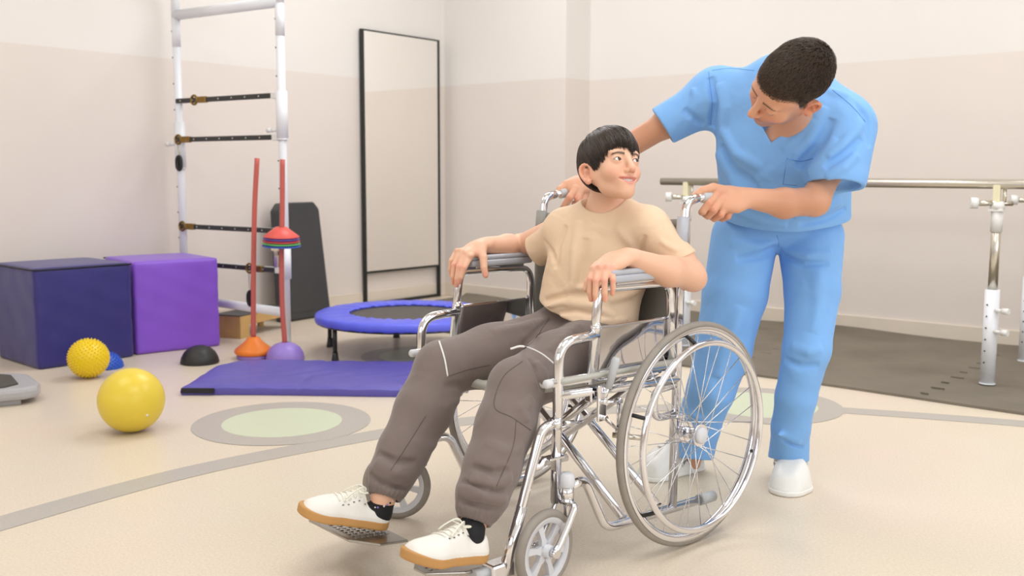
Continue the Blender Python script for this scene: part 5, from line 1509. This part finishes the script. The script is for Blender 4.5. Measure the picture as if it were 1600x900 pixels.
def sneaker(nm_side, heel, toe, ank_top, ank_bot, cut_t, side):
    h, Rm, L = shoe_frame(heel, toe)
    def loc(P): return (P - h) @ Rm.T
    sole = Sdf(); up = Sdf(); c = h + Rm[1] * L / 2
    def f_sole(P):
        q = loc(P); d2 = shoe_outline(q, L, 1.03, side)
        rise = 0.009 * np.clip((q[:, 1] - 0.62 * L) / (0.38 * L), 0, 1) ** 2
        z = q[:, 2] - rise
        d = np.maximum(d2, np.maximum(-z, z - 0.025)); return smax(d2, smax(-z, z - 0.025, 0.004), 0.006)
    sole.custom(f_sole, c, L * 0.75)
    def prof(y):   # height of the upper above the sole
        t = y / L
        return np.interp(t, [0, 0.03, 0.12, 0.22, 0.30, 0.36, 0.42, 0.55, 0.7, 0.82, 0.93, 1.0], [0.076, 0.080, 0.072, 0.066, 0.070, 0.090, 0.088, 0.072, 0.058, 0.052, 0.044, 0.03])
    def f_up(P):
        q = loc(P); z = q[:, 2]; hh = prof(q[:, 1])
        d2 = shoe_outline(q, L, 1.01, side) + 0.30 * np.clip(z - 0.03, 0, 1)
        d = smax(d2, (z - hh) * 0.85, 0.030); return smax(d, 0.012 - z, 0.002)
    up.custom(f_up, c + Rm[2] * 0.04, L * 0.75)
    a0 = h + Rm[1] * 0.19 * L + Rm[2] * 0.05; a1 = np.array(ank_top, float)
    up.cone(a0 + Rm[2] * 0.01, a0 + (a1 - a0) * 1.6, 0.025, 0.034, 0.004, 's')    # foot opening
    so = sdf_obj('sneaker', up, 0.0022, M['canvas'], boy, BB, None, 2)
    sdf_obj('rubber_sole', sole, 0.0022, M['gum'], so, (0, 0, 0), None, 1).data.transform(Matrix.Translation([-x for x in BB]))
    # dark foxing line
    # sock
    sk = Sdf(); ab = np.array(ank_bot, float)
    sk.chain([(a1, 0.0315), (ab, 0.0285), (a0 - Rm[2] * 0.02, 0.024)], 0.01)
    sk.cone(a0 - Rm[2] * 0.02, a0 + Rm[1] * 0.03 - Rm[2] * 0.012, 0.024, 0.022, 0.01)
    sk.custom(lambda P: (P - (a1 + (ab - a1) * cut_t)) @ nrm(a1 - ab), ab, 1.0, 0.003, 'i')
    sdf_obj('sock', sk, 0.0025, M['sock'], boy, BB, None, 1)
    # laces and eyelets
    dn = -Rm[2] * 0.9 - Rm[1] * 0.25
    lc = MB()
    for i in range(5):
        y = (0.375 + 0.062 * i) * L; wx = 0.017 + 0.0015 * i
        p = [h + Rm[0] * (-wx) + Rm[1] * (y - 0.004) + Rm[2] * 0.10, h + Rm[1] * y + Rm[2] * 0.10, h + Rm[0] * wx + Rm[1] * (y + 0.004) + Rm[2] * 0.10]
        for dy in (0, 0.012):
            q = march(up, np.array(catmull([x + Rm[1] * dy * (1 if j != 1 else 1) for j, x in enumerate(p)], 6)), dn)
            lc.tube([tuple(x + Rm[2] * 0.0015) for x in q], 0.0021, 6, flat=0.7)
    yb = 0.385 * L
    kn = march(up, np.array([h + Rm[1] * yb + Rm[2] * 0.12]), dn)[0] + Rm[2] * 0.004
    for sx, ang_, ln in ((1, 0.5, 0.030), (-1, 0.5, 0.030)):
        lp_ = []
        for t in np.linspace(0, 1, 14):
            a = t * PI * 2
            lp_.append(tuple(kn + Rm[0] * sx * ln * math.sin(a / 2) + Rm[1] * (0.010 * math.sin(a) + 0.010 * math.sin(a / 2)) + Rm[2] * (0.012 * math.sin(a / 2) - 0.006 * (1 - math.cos(a)) * .5)))
        lc.tube(lp_, 0.0020, 6)
    for sx in (1, -1):
        lc.tube([tuple(x) for x in catmull([kn, kn + Rm[0] * sx * 0.012 + Rm[1] * 0.012 + Rm[2] * 0.014, kn + Rm[0] * sx * 0.022 + Rm[1] * 0.035 + Rm[2] * 0.000, kn + Rm[0] * sx * 0.028 + Rm[1] * 0.05 - Rm[2] * 0.016], 5)], 0.0019, 6)
    lc.lathe([(0.0004, -0.004), (0.005, 0.0), (0.0004, 0.004)], tuple(kn), seg=10)
    translate(lc, BB).build('shoelace', M['lace'], so)
    for i in range(5):
        for sx in (-1, 1):
            y = (0.375 + 0.062 * i) * L; wx = 0.0205 + 0.0016 * i
            q = march(up, np.array([h + Rm[0] * sx * wx + Rm[1] * y + Rm[2] * 0.10]), dn)[0]
            translate(MB().lathe([(0.0004, 0.0016), (0.0022, 0.0012), (0.0028, 0.0)], tuple(q), seg=10), BB).build('eyelet', M['seam'], so)
    return up
sneaker('right', (3.8160, -4.2750, 0.1090), (3.6940, -4.4580, 0.1660), (3.8090, -4.2770, 0.1910), (3.8070, -4.2890, 0.1520), 0.10, 1)
sneaker('left', (4.1250, -4.2570, 0.1000), (4.0700, -4.4650, 0.1440), (4.0960, -4.2600, 0.1930), (4.1090, -4.2830, 0.1620), 0.05, -1)
# beaded anklet
an = MB(); c_ = np.array((3.8110, -4.2780, 0.1870)); e1 = nrm((0.6600, 0.7054, 0.2585)); e2 = nrm((0.6057, -0.7358, -0.3027))
for i in range(26):
    a = 2 * PI * i / 26
    p = c_ + e1 * 0.0335 * math.cos(a) + e2 * 0.0335 * math.sin(a) - np.array(BB)
    an.lathe([(0.0003, -0.003), (0.0030, 0.0), (0.0003, 0.003)], tuple(p), seg=8, mi=i % 3)
an.build('anklet', [M['teeth'], M['sock'], M['lilac']], boy)

# ---------------------------------------------------------------- the nurse behind the chair
M['scrub'] = mat('scrub_cotton', (130, 184, 244), 0.75, bump=0.10, bscale=500, var=0.015, vscale=12, sheen=0.08, fold=0.75, fscale=5.5)
M['scrub_seam'] = mat('scrub_seam', (92, 146, 214), 0.8)
M['clog'] = mat('clog_white', (240, 238, 232), 0.38)
NB = (4.15, -2.95, 0.0)
nurse = thing('person', 'nurse in light blue scrubs and white clogs leaning over the wheelchair, gripping its handles', 'person', NB)
HN = Head((4.4110, -3.3040, 1.2440), (-0.5433, -0.6546, -0.5256), (0.4788, -0.7437, 0.4664), 1.08, 0.98)
S = Sdf()
add_head(S, HN, smile=False, open_eyes=False, jaw=1.05, nose=1.12)
S.cone(HN.w((0, -0.05, -0.030)), (4.3490, -3.1200, 1.1610), 0.048, 0.052, 0.03)
S.cone((4.3400, -3.1010, 1.1620), (4.2850, -2.9660, 1.0630), 0.056, 0.085, 0.04)
S.cone((4.3350, -3.1060, 1.1590), (4.2960, -3.1190, 1.1060), 0.045, 0.040, 0.03)
S.chain([((4.2850, -2.9660, 1.0630), 0.09), ((4.2370, -2.9190, 0.9430), 0.09), ((4.2150, -2.8760, 0.8270), 0.09)], 0.05)
S.cone((4.0780, -3.0960, 1.2380), (4.4290, -2.9870, 1.1280), 0.040, 0.042, 0.04)
# right arm to the far handle
S.chain([((4.0690, -3.1040, 1.2380), 0.044), ((3.9630, -3.1820, 1.1610), 0.041), ((3.8220, -3.2680, 1.0630), 0.038)], 0.03)
S.chain([((3.8220, -3.2680, 1.0630), 0.039), ((3.7950, -3.2890, 1.0180), 0.038), ((3.7650, -3.3270, 0.9730), 0.028)], 0.02)
# left arm to the near handle
S.chain([((4.4360, -2.9820, 1.1230), 0.044), ((4.4320, -3.0410, 1.0190), 0.042), ((4.4320, -3.1460, 0.9220), 0.041)], 0.03)
S.chain([((4.4320, -3.1460, 0.9220), 0.042), ((4.3920, -3.2640, 0.9170), 0.040), ((4.3320, -3.3830, 0.9340), 0.0275)], 0.02, 'u', (0.6303, -0.7678, 0.1150), 0.85)
# legs under the trousers
S.chain([((4.3060, -2.8640, 0.7540), 0.055), ((4.3530, -2.9620, 0.4520), 0.048), ((4.3280, -2.9800, 0.2970), 0.040), ((4.3050, -2.9620, 0.1900), 0.036), ((4.2760, -2.8790, 0.0380), 0.034)], 0.03)
S.chain([((4.1210, -2.9650, 0.7500), 0.055), ((4.1050, -3.0500, 0.4360), 0.05), ((4.0190, -3.0650, 0.1150), 0.036), ((3.9850, -3.0290, 0.0250), 0.032)], 0.03)
# left hand round the near grip
n_ = (0.6543, -0.4067, 0.6376)
S.chain([((4.3320, -3.3830, 0.9340), 0.029), ((4.3090, -3.4150, 0.9300), 0.040), ((4.2910, -3.4360, 0.9300), 0.040)], 0.012, 'u', n_, 0.50)
finger(S, [(4.2860, -3.4570, 0.9480), (4.2830, -3.5030, 0.9210), (4.2690, -3.5110, 0.8980), (4.2520, -3.4870, 0.8940)], 0.0122, 0.0095)
finger(S, [(4.2940, -3.4530, 0.9330), (4.2920, -3.4920, 0.9020), (4.2710, -3.4850, 0.8850), (4.2500, -3.4690, 0.8900)], 0.0122, 0.0095)
finger(S, [(4.3000, -3.4370, 0.9180), (4.2980, -3.4630, 0.8890), (4.2760, -3.4570, 0.8770), (4.2550, -3.4470, 0.8840)], 0.0118, 0.0092)
finger(S, [(4.3070, -3.4200, 0.9070), (4.3040, -3.4330, 0.8830), (4.2830, -3.4250, 0.8750), (4.2670, -3.4250, 0.8800)], 0.0104, 0.0084)
finger(S, [(4.3030, -3.4230, 0.9500), (4.2790, -3.4740, 0.9620), (4.2660, -3.5120, 0.9540), (4.2510, -3.5330, 0.9370)], 0.0145, 0.0098, 0.012)
# right hand round the far grip
n_ = (0.3501, -0.2644, 0.8986)
S.chain([((3.7650, -3.3270, 0.9730), 0.030), ((3.7500, -3.3540, 0.9650), 0.040), ((3.7390, -3.3710, 0.9570), 0.040)], 0.012, 'u', n_, 0.55)
finger(S, [(3.7570, -3.3960, 0.9500), (3.7600, -3.4300, 0.9240), (3.7440, -3.4340, 0.9000), (3.7280, -3.4220, 0.8910)], 0.0125, 0.0098)
finger(S, [(3.7660, -3.3840, 0.9420), (3.7750, -3.4060, 0.9180), (3.7610, -3.3940, 0.9000), (3.7370, -3.3740, 0.9050)], 0.0120, 0.0095)
finger(S, [(3.7650, -3.3580, 0.9390), (3.7760, -3.3790, 0.9160), (3.7640, -3.3660, 0.8990), (3.7400, -3.3460, 0.9040)], 0.0115, 0.0092)
finger(S, [(3.7630, -3.3340, 0.9410), (3.7750, -3.3540, 0.9170), (3.7630, -3.3400, 0.9020), (3.7440, -3.3280, 0.9080)], 0.0104, 0.0084)
finger(S, [(3.7400, -3.3620, 0.9670), (3.7180, -3.3940, 0.9630), (3.7170, -3.4230, 0.9490), (3.7170, -3.4380, 0.9340)], 0.0150, 0.0098, 0.012)
open_e[0] = False
def hairfade(q, c, mixc):
    x, y, z = q.T
    hl = nurse_line(np.arctan2(x, z + 0.01))
    w = np.clip((y - hl + 0.004) / 0.012, 0, 1) * (np.abs(x) < 0.095)
    return mixc(c, np.array(lin((66, 48, 38))), 0.85 * w * (np.sqrt((x / .08) ** 2 + ((y - .03) / .09) ** 2 + ((z + .018) / .1) ** 2) < 1.13))
def nurse_line(psi):
    a = np.abs(psi)
    return np.interp(a, [0, 0.35, 0.75, 0.95, 1.10, 1.22, 1.36, 1.50, 1.85, 2.1, 2.5, 3.15], [0.052, 0.052, 0.047, 0.036, 0.020, -0.014, -0.016, 0.012, 0.008, -0.030, -0.062, -0.066])
cf = head_colour(HN, (222, 166, 134), lips=(196, 112, 96), brow=(44, 32, 26), warm=(226, 130, 100), stubble=0.35, smile=False, brow_y=0.0185, hair=hairfade)
knk_n = [(4.2860, -3.5070, 0.9210), (4.2940, -3.4960, 0.9020), (4.3000, -3.4670, 0.8890), (4.3060, -3.4370, 0.8830), (4.2910, -3.4660, 0.9480), (4.3000, -3.4500, 0.9220), (3.7630, -3.4340, 0.9240), (3.7780, -3.4100, 0.9180), (3.7790, -3.3840, 0.9160)]
def nurse_col(P):
    c = cf(P); t = np.array(lin((226, 140, 112)))
    for q in knk_n: w = 0.40 * np.exp(-((P - np.array(q)) ** 2).sum(1) / 0.014 ** 2)[:, None]; c = c * (1 - w) + t * w
    # hairier, darker forearms
    tf = np.array(lin((186, 126, 92)))
    for q, r in (((4.4090, -3.3020, 0.9180), 0.07), ((4.4360, -3.2020, 0.9120), 0.06), ((3.9370, -3.2540, 1.1310), 0.08), ((3.8250, -3.2800, 1.0520), 0.07)):
        w = 0.55 * np.exp(-((P - np.array(q)) ** 2).sum(1) / r ** 2)[:, None]; c = c * (1 - w) + tf * w
    return c
sdf_obj('body', S, 0.0019, M['skin'], nurse, NB, nurse_col, 1)
# cropped hair: short strands brushed forward
capN = Sdf(); k = HN.sc
capN.ell(HN.w((0, 0.028, -0.018)), np.array((0.0778 * .97, 0.0905, 0.0998)) * k, HN.R, 0.01)
capN.ell(HN.w((0, 0.042, 0.030)), np.array((0.063 * .97, 0.056, 0.058)) * k, HN.R, 0.02)
def cut_line_n(P):
    q = HN.l(P); return (nurse_line(np.arctan2(q[:, 0], q[:, 2] + 0.01)) + 0.004 - q[:, 1]) * k * 0.7
short_cap = None
hn_ = np.array((0.056, 0.036, 0.023))
def capcol(V):
    q = HN.l(V); f_ = np.clip((q[:, 1] - nurse_line(np.arctan2(q[:, 0], q[:, 2] + 0.01))) / 0.03, 0, 1)[:, None]
    return np.array(lin((84, 62, 50))) * (1 - f_) + hn_ * 0.8 * f_
capN2 = Sdf(); capN2.p = list(capN.p); capN2.custom(cut_line_n, HN.o, 1.0, 0.003, 'i')
hair_n = sdf_obj('hair', capN2, 0.0025, M['hair_base'], nurse, NB, capcol)
def short_hair(H, parent, n, line):
    g = np.random.default_rng(8); c0 = np.array((0, 0.028, -0.018)); R0 = np.array((0.0775, 0.090, 0.099)); V = []; F = []; CC = []; bi = 0
    D = g.normal(size=(n, 3)); D /= np.linalg.norm(D, axis=1)[:, None]
    Wr = H.w(c0 + D * 0.13); Dw = (D * np.array([H.wid, 1, 1])) @ H.R; Dw /= np.linalg.norm(Dw, axis=1)[:, None]
    for _ in range(30): Wr = Wr - Dw * (capN.ev(Wr) * 0.8)[:, None]
    roots = H.l(Wr)
    for i_d, d in enumerate(D):
        q = d / np.linalg.norm(d / R0); P = roots[i_d]
        psi = math.atan2(P[0], P[2] + 0.01); h = P[1] - float(line(psi))
        if h < 0.002 * g.normal(): continue
        Ln = np.interp(h, [0, 0.02, 0.05, 0.10], [0.003, 0.006, 0.012, 0.017]) * g.uniform(0.7, 1.2)
        nn = nrm(q / R0 ** 2); fl = np.array([0.15 * math.sin(P[0] * 60), -0.15, 1.0]) + 0.28 * g.normal(size=3); fl = fl - nn * (fl @ nn); fl = nrm(fl)
        pts = [P, P + fl * Ln * 0.5 + nn * Ln * 0.30, P + fl * Ln + nn * Ln * 0.34]
        W = H.w(np.array(pts)); side_ = nrm(np.cross(W[2] - W[0], nn @ H.R)); up_ = nn @ H.R
        r = 0.00062
        for i, w in enumerate(W):
            rr = r * (1.0, 1.0, 0.25)[i]
            V += [w + side_ * rr, w - side_ * rr, w + up_ * rr]
        for i in range(2):
            for a, b in ((0, 1), (1, 2), (2, 0)): F.append((bi + i * 3 + a, bi + i * 3 + b, bi + (i + 1) * 3 + b, bi + (i + 1) * 3 + a))
        bi += 9
        f_ = g.uniform(0.6, 2.1); CC += [hn_ * f_] * 9
    o = np_mesh('hair_strands', np.array(V), np.array(F), M['hair'], parent, (0, 0, 0), np.array(CC))
    o.data.transform(Matrix.Translation([-x for x in NB])); return o
short_hair(HN, hair_n, 16000, nurse_line)

# scrub top
fN = (0.5284, -0.8319, -0.1696)
T = Sdf()
T.cone((4.0860, -3.1020, 1.2410), (3.9580, -3.1940, 1.1540), 0.076, 0.064, 0.05)
T.cone((4.4620, -3.0110, 1.1360), (4.4670, -3.0800, 0.9950), 0.090, 0.088, 0.05)
end_cut(T, (3.9540, -3.1990, 1.1440), np.array((3.8940, -3.2410, 1.1070)) - np.array((4.0600, -3.1370, 1.2360)), 0.049, 0.095)
end_cut(T, (4.4690, -3.0900, 0.9670), nrm((0.0602, -0.2277, -0.9719)), 0.073, 0.13)
T.cone((4.2840, -3.0610, 1.2160), (4.2880, -3.0230, 1.0920), 0.150, 0.195, 0.06, 'u', fN, 0.62)
T.cone((4.2880, -3.0230, 1.0920), (4.2500, -2.9450, 0.9530), 0.195, 0.180, 0.06, 'u', fN, 0.66)
T.cone((4.2500, -2.9450, 0.9530), (4.2480, -2.9010, 0.8290), 0.180, 0.196, 0.06, 'u', (0.6303, -0.7678, 0.1150), 0.76)
T.cone((4.0890, -3.0990, 1.2450), (4.4330, -3.0140, 1.1440), 0.078, 0.080, 0.06)
# collar opening
T.cone((4.3710, -3.2210, 1.2300), (4.3410, -3.1230, 1.1800), 0.062, 0.054, 0.006, 's')
va, vb, vc = np.array((4.3260, -3.2140, 1.0940)), np.array((4.2870, -3.2340, 1.1730)), np.array((4.4130, -3.1700, 1.1720))
vn = nrm(np.cross(vb - va, vc - va))
def vneck(P):
    q = P - va; c3 = (va + vb + vc) / 3; d = -1e9
    for p, r in ((va, vb), (va, vc), (vb + (vb - va) * 0.2, vc + (vc - va) * 0.2)):
        n2 = nrm(np.cross(r - p, vn))
        if (c3 - p) @ n2 > 0: n2 = -n2
        d = np.maximum(d, (P - p) @ n2)
    return np.maximum(d, np.abs(q @ vn) - 0.10)
T.custom(vneck, (va + vb + vc) / 3, 0.11, 0.003, 's')
hn2 = nrm((-0.1339, 0.2151, -0.9674))
T.custom(lambda P: (P - np.array((4.2890, -3.0770, 0.8200))) @ hn2, (4.2890, -3.0770, 0.8200), 3.0, 0.005, 'i')
T.noise(wrinkle(21, 15, 0.0045, 6), (0, 0, 0), 99)
for pts, w, a in (
    ([(4.1000, -3.1740, 1.2940), (4.1420, -3.2160, 1.2130), (4.1390, -3.2300, 1.1360)], 0.010, -0.009),
    ([(4.1340, -3.1880, 1.2720), (4.1790, -3.2280, 1.1920), (4.1800, -3.2410, 1.1070)], 0.014, 0.006),
    ([(4.4520, -3.1610, 1.1940), (4.4100, -3.1570, 1.0950), (4.3230, -3.1630, 1.0130), (4.2440, -3.1430, 0.9740)], 0.016, 0.010),
    ([(4.4720, -3.1360, 1.1580), (4.4410, -3.1470, 1.0860), (4.3710, -3.1360, 1.0180)], 0.012, -0.009),
    ([(4.4750, -3.1160, 1.1050), (4.4470, -3.1340, 1.0500), (4.4140, -3.1560, 1.0000)], 0.010, 0.008),
    ([(4.5390, -3.0690, 1.1500), (4.5060, -3.1320, 1.0850), (4.4700, -3.1670, 1.0490)], 0.012, 0.009),
    ([(4.5320, -3.0690, 1.1050), (4.5110, -3.1320, 1.0580), (4.4690, -3.1720, 1.0180)], 0.010, -0.008),
    ([(4.5280, -3.0790, 1.0590), (4.5080, -3.1280, 1.0180), (4.4740, -3.1730, 0.9890)], 0.010, 0.006),
    ([(4.1470, -3.2080, 1.0700), (4.2090, -3.1990, 0.9650), (4.2790, -3.1240, 0.9070)], 0.016, 0.006),
    ([(4.1820, -3.1410, 0.8900), (4.2540, -3.1130, 0.8580), (4.3150, -3.0640, 0.8480)], 0.010, 0.008),
    ([(4.3200, -3.0300, 0.8770), (4.3720, -2.9850, 0.8870), (4.4230, -2.9120, 0.9210)], 0.012, 0.009),
    ([(4.3370, -3.0200, 0.8470), (4.3930, -2.9590, 0.8630), (4.4240, -2.8760, 0.8950)], 0.008, -0.007),
    ([(4.4470, -3.1310, 1.2410), (4.4910, -3.0980, 1.2230), (4.5270, -3.0620, 1.1780)], 0.012, 0.005),
    ([(4.4290, -3.1710, 1.1580), (4.3900, -3.1860, 1.1040), (4.3510, -3.1970, 1.0680)], 0.010, 0.006),
    ([(4.0340, -3.2160, 1.1980), (4.0670, -3.2070, 1.1680), (4.0960, -3.1990, 1.1480)], 0.010, -0.006),
    ([(4.1490, -3.1960, 1.1370), (4.2060, -3.2000, 1.0600), (4.2780, -3.1740, 1.0180)], 0.013, 0.006),
    ([(4.1570, -3.1970, 1.0890), (4.2100, -3.2040, 1.0070), (4.2650, -3.1660, 0.9650)], 0.012, -0.006),
    ([(4.0400, -3.2230, 1.2980), (4.0820, -3.2370, 1.2330), (4.0700, -3.2320, 1.1570)], 0.010, 0.005),
    ([(4.4950, -3.0820, 1.2240), (4.5420, -3.0660, 1.1590), (4.5530, -3.0560, 1.0770)], 0.010, -0.006),
    ([(4.3770, -3.1770, 1.0590), (4.3500, -3.1790, 1.0180), (4.3040, -3.1830, 0.9840)], 0.010, -0.006)):
    T.ridge_on(pts, w, a * 1.5)
top = sdf_obj('scrub_top', T, 0.0034, M['scrub'], nurse, NB, None, 2)
def nseam(pts, r, nm, sd, par, m=None, lift=0.0): translate(strip(sd, pts, view, r, 6, lift), NB).build(nm, m or M['scrub_seam'], par)
nseam([(4.1590, -3.2950, 1.2960), (4.1640, -3.2950, 1.2590), (4.1730, -3.2960, 1.2070), (4.1750, -3.3050, 1.1420)], 0.0010, 'seam', T, top)
nseam([(4.5210, -3.2680, 1.2280), (4.5650, -3.2390, 1.1850), (4.5970, -3.2180, 1.1420)], 0.0010, 'seam', T, top)
nseam([(4.1660, -3.2880, 1.3000), (4.2060, -3.2550, 1.3060), (4.2610, -3.2100, 1.3000)], 0.0010, 'seam', T, top)
nseam([(4.3940, -3.2800, 0.9710), (4.3970, -3.2670, 1.0430)], 0.0011, 'pocket_seam', T, top)
nseam([(4.3970, -3.2670, 1.0430), (4.4270, -3.2440, 1.0360), (4.4540, -3.2200, 1.0430)], 0.0016, 'pocket_hem', T, top)
nseam([(4.3940, -3.2800, 0.9710), (4.4250, -3.2560, 0.9670)], 0.0011, 'pocket_seam', T, top)

# scrub trousers
J = Sdf()
J.ell((4.2110, -2.8890, 0.8480), (0.185, 0.13, 0.10), np.array([(0.7727, 0.6348, 0.0031), (0.6303, -0.7678, 0.1150), (-0.0754, 0.0870, 0.9934)]), 0.03)
J.chain([((4.2970, -2.8400, 0.7930), 0.106), ((4.3340, -2.8990, 0.6280), 0.086), ((4.3540, -2.9740, 0.4540), 0.074), ((4.3310, -2.9900, 0.2990), 0.061), ((4.3090, -2.9720, 0.1930), 0.059), ((4.2800, -2.9130, 0.0510), 0.068)], 0.015)
J.chain([((4.1220, -2.9570, 0.7920), 0.106), ((4.1160, -3.0020, 0.6100), 0.104), ((4.1050, -3.0500, 0.4360), 0.090), ((4.0840, -3.0890, 0.3010), 0.077), ((4.0320, -3.0720, 0.1730), 0.074), ((3.9870, -3.0500, 0.0440), 0.079)], 0.015)
end_cut(J, (4.2830, -2.9210, 0.0710), nrm((0.0449, -0.1753, -0.9835)), 0.056, 0.1)
end_cut(J, (3.9880, -3.0540, 0.0540), nrm((0.0604, -0.2263, -0.9722)), 0.066, 0.1)
J.noise(wrinkle(31, 12, 0.0055, 6, (0.4, 0.3, 1)), (0, 0, 0), 99)
for pts, w, a in (
    ([(4.2680, -3.0230, 0.7690), (4.2320, -3.0570, 0.7450), (4.1610, -3.0900, 0.7330)], 0.012, -0.007),
    ([(4.2750, -3.0400, 0.7900), (4.2230, -3.0850, 0.7760), (4.1510, -3.1170, 0.7850)], 0.012, 0.006),
    ([(4.2790, -3.0140, 0.7690), (4.3480, -2.9870, 0.7470), (4.4010, -2.9160, 0.7560)], 0.012, 0.007),
    ([(4.2810, -3.0160, 0.7490), (4.3420, -2.9950, 0.7230), (4.3960, -2.9260, 0.7220)], 0.010, -0.005),
    ([(4.3430, -3.0710, 0.4760), (4.3890, -3.0490, 0.4580), (4.4160, -3.0000, 0.4650)], 0.012, 0.006),
    ([(4.3310, -3.0870, 0.4370), (4.3740, -3.0670, 0.4150), (4.4120, -3.0100, 0.4160)], 0.010, -0.005),
    ([(4.3020, -3.1210, 0.1930), (4.3390, -3.1020, 0.2030), (4.3630, -3.0100, 0.1640)], 0.008, 0.010),
    ([(4.3040, -3.1220, 0.1730), (4.3450, -3.1000, 0.1840), (4.3690, -3.0080, 0.1440)], 0.006, -0.008),
    ([(4.1880, -3.0910, 0.5830), (4.1650, -3.1250, 0.4830), (4.1340, -3.1430, 0.3590)], 0.020, 0.007),
    ([(4.1240, -3.1590, 0.2160), (4.0830, -3.1900, 0.2360), (4.0320, -3.2210, 0.2230)], 0.010, 0.007),
    ([(4.3820, -2.9650, 0.7080), (4.3910, -2.9880, 0.5910), (4.3930, -3.0240, 0.5150)], 0.018, 0.005)):
    J.ridge_on(pts, w, a * 1.35)
tr_ = sdf_obj('scrub_trousers', J, 0.0040, M['scrub'], nurse, NB, None, 2)
nseam([(4.3490, -3.2090, 0.8210), (4.3540, -3.2080, 0.8030), (4.3550, -3.2100, 0.7880)], 0.0010, 'seam', J, tr_)

# clogs
def clog(heel, toe, side, w=1.0):
    h, Rm, L = shoe_frame(heel, toe)
    def loc(P): return (P - h) @ Rm.T
    c = h + Rm[1] * L / 2
    up = Sdf(); so = Sdf()
    def f_up(P):
        q = loc(P); hh = np.interp(q[:, 1] / L, [0, 0.1, 0.25, 0.40, 0.52, 0.65, 0.8, 0.92, 1.0], [0.080, 0.080, 0.090, 0.112, 0.116, 0.098, 0.076, 0.060, 0.036])
        d2 = shoe_outline(q, L, 1.20 * w, side) + 0.22 * np.clip(q[:, 2] - 0.02, 0, 1)
        return smax(smax(d2, (q[:, 2] - hh) * 0.85, 0.035), 0.008 - q[:, 2], 0.002)
    up.custom(f_up, c + Rm[2] * 0.04, L * 0.75)
    up.cone(h + Rm[1] * 0.17 * L + Rm[2] * 0.07, h + Rm[1] * 0.15 * L + Rm[2] * 0.16, 0.033, 0.040, 0.008, 's')
    o = sdf_obj('clog', up, 0.0026, M['clog'], nurse, NB, None, 2)
    def f_so(P):
        q = loc(P); d2 = shoe_outline(q, L, 1.26 * w, side); return smax(d2, smax(-q[:, 2], q[:, 2] - 0.016, 0.003), 0.005)
    so.custom(f_so, c, L * 0.75)
    s_ = sdf_obj('clog_sole', so, 0.0026, M['clog'], o, (0, 0, 0), None, 1); s_.data.transform(Matrix.Translation([-x for x in NB]))
    # heel strap, folded forward over the vamp
    pts = []
    for a in np.linspace(-1, 1, 17):
        x = 0.040 * w * math.sin(a * PI / 2); y = (0.40 + 0.12 * math.cos(a * PI / 2)) * L
        q = march(up, np.array([h + Rm[0] * x + Rm[1] * y + Rm[2] * 0.2]), -Rm[2])[0]
        if (q - h) @ Rm[2] < 0.03: q = h + Rm[0] * x * 1.1 + Rm[1] * y + Rm[2] * 0.05
        pts.append(q)
    translate(MB().tube([tuple(p) for p in pts], 0.0085, 10, flat=0.5), NB).build('clog_strap', M['clog'], o)
    for sx in (-1, 1):
        p = h + Rm[0] * sx * 0.042 * w + Rm[1] * 0.36 * L + Rm[2] * 0.062
        translate(MB().lathe([(0.0004, -0.008), (0.006, -0.006), (0.007, 0), (0.006, 0.006), (0.0004, 0.008)], tuple(p), seg=14), NB).build('strap_rivet', M['white_plastic'], o)
    q = march(up, np.array([h + Rm[0] * 0.012 + Rm[1] * 0.66 * L + Rm[2] * 0.14]), -Rm[2])[0]
    b_ = MB().box((-0.010, -0.008, -0.002), (0.010, 0.008, 0.0025), 0, 0.002).build('clog_badge', M['white_plastic'], o)
    b_.location = Vector(q) - Vector(NB); b_.rotation_euler = (0.3, 0.15, math.atan2(Rm[1][1], Rm[1][0]) - PI / 2)
clog((4.2490, -2.8030, 0.0000), (4.3510, -3.0770, 0.0000), -1, 1.18)
clog((3.9890, -2.9740, 0.0000), (3.9160, -3.2220, 0.0000), 1, 1.1)
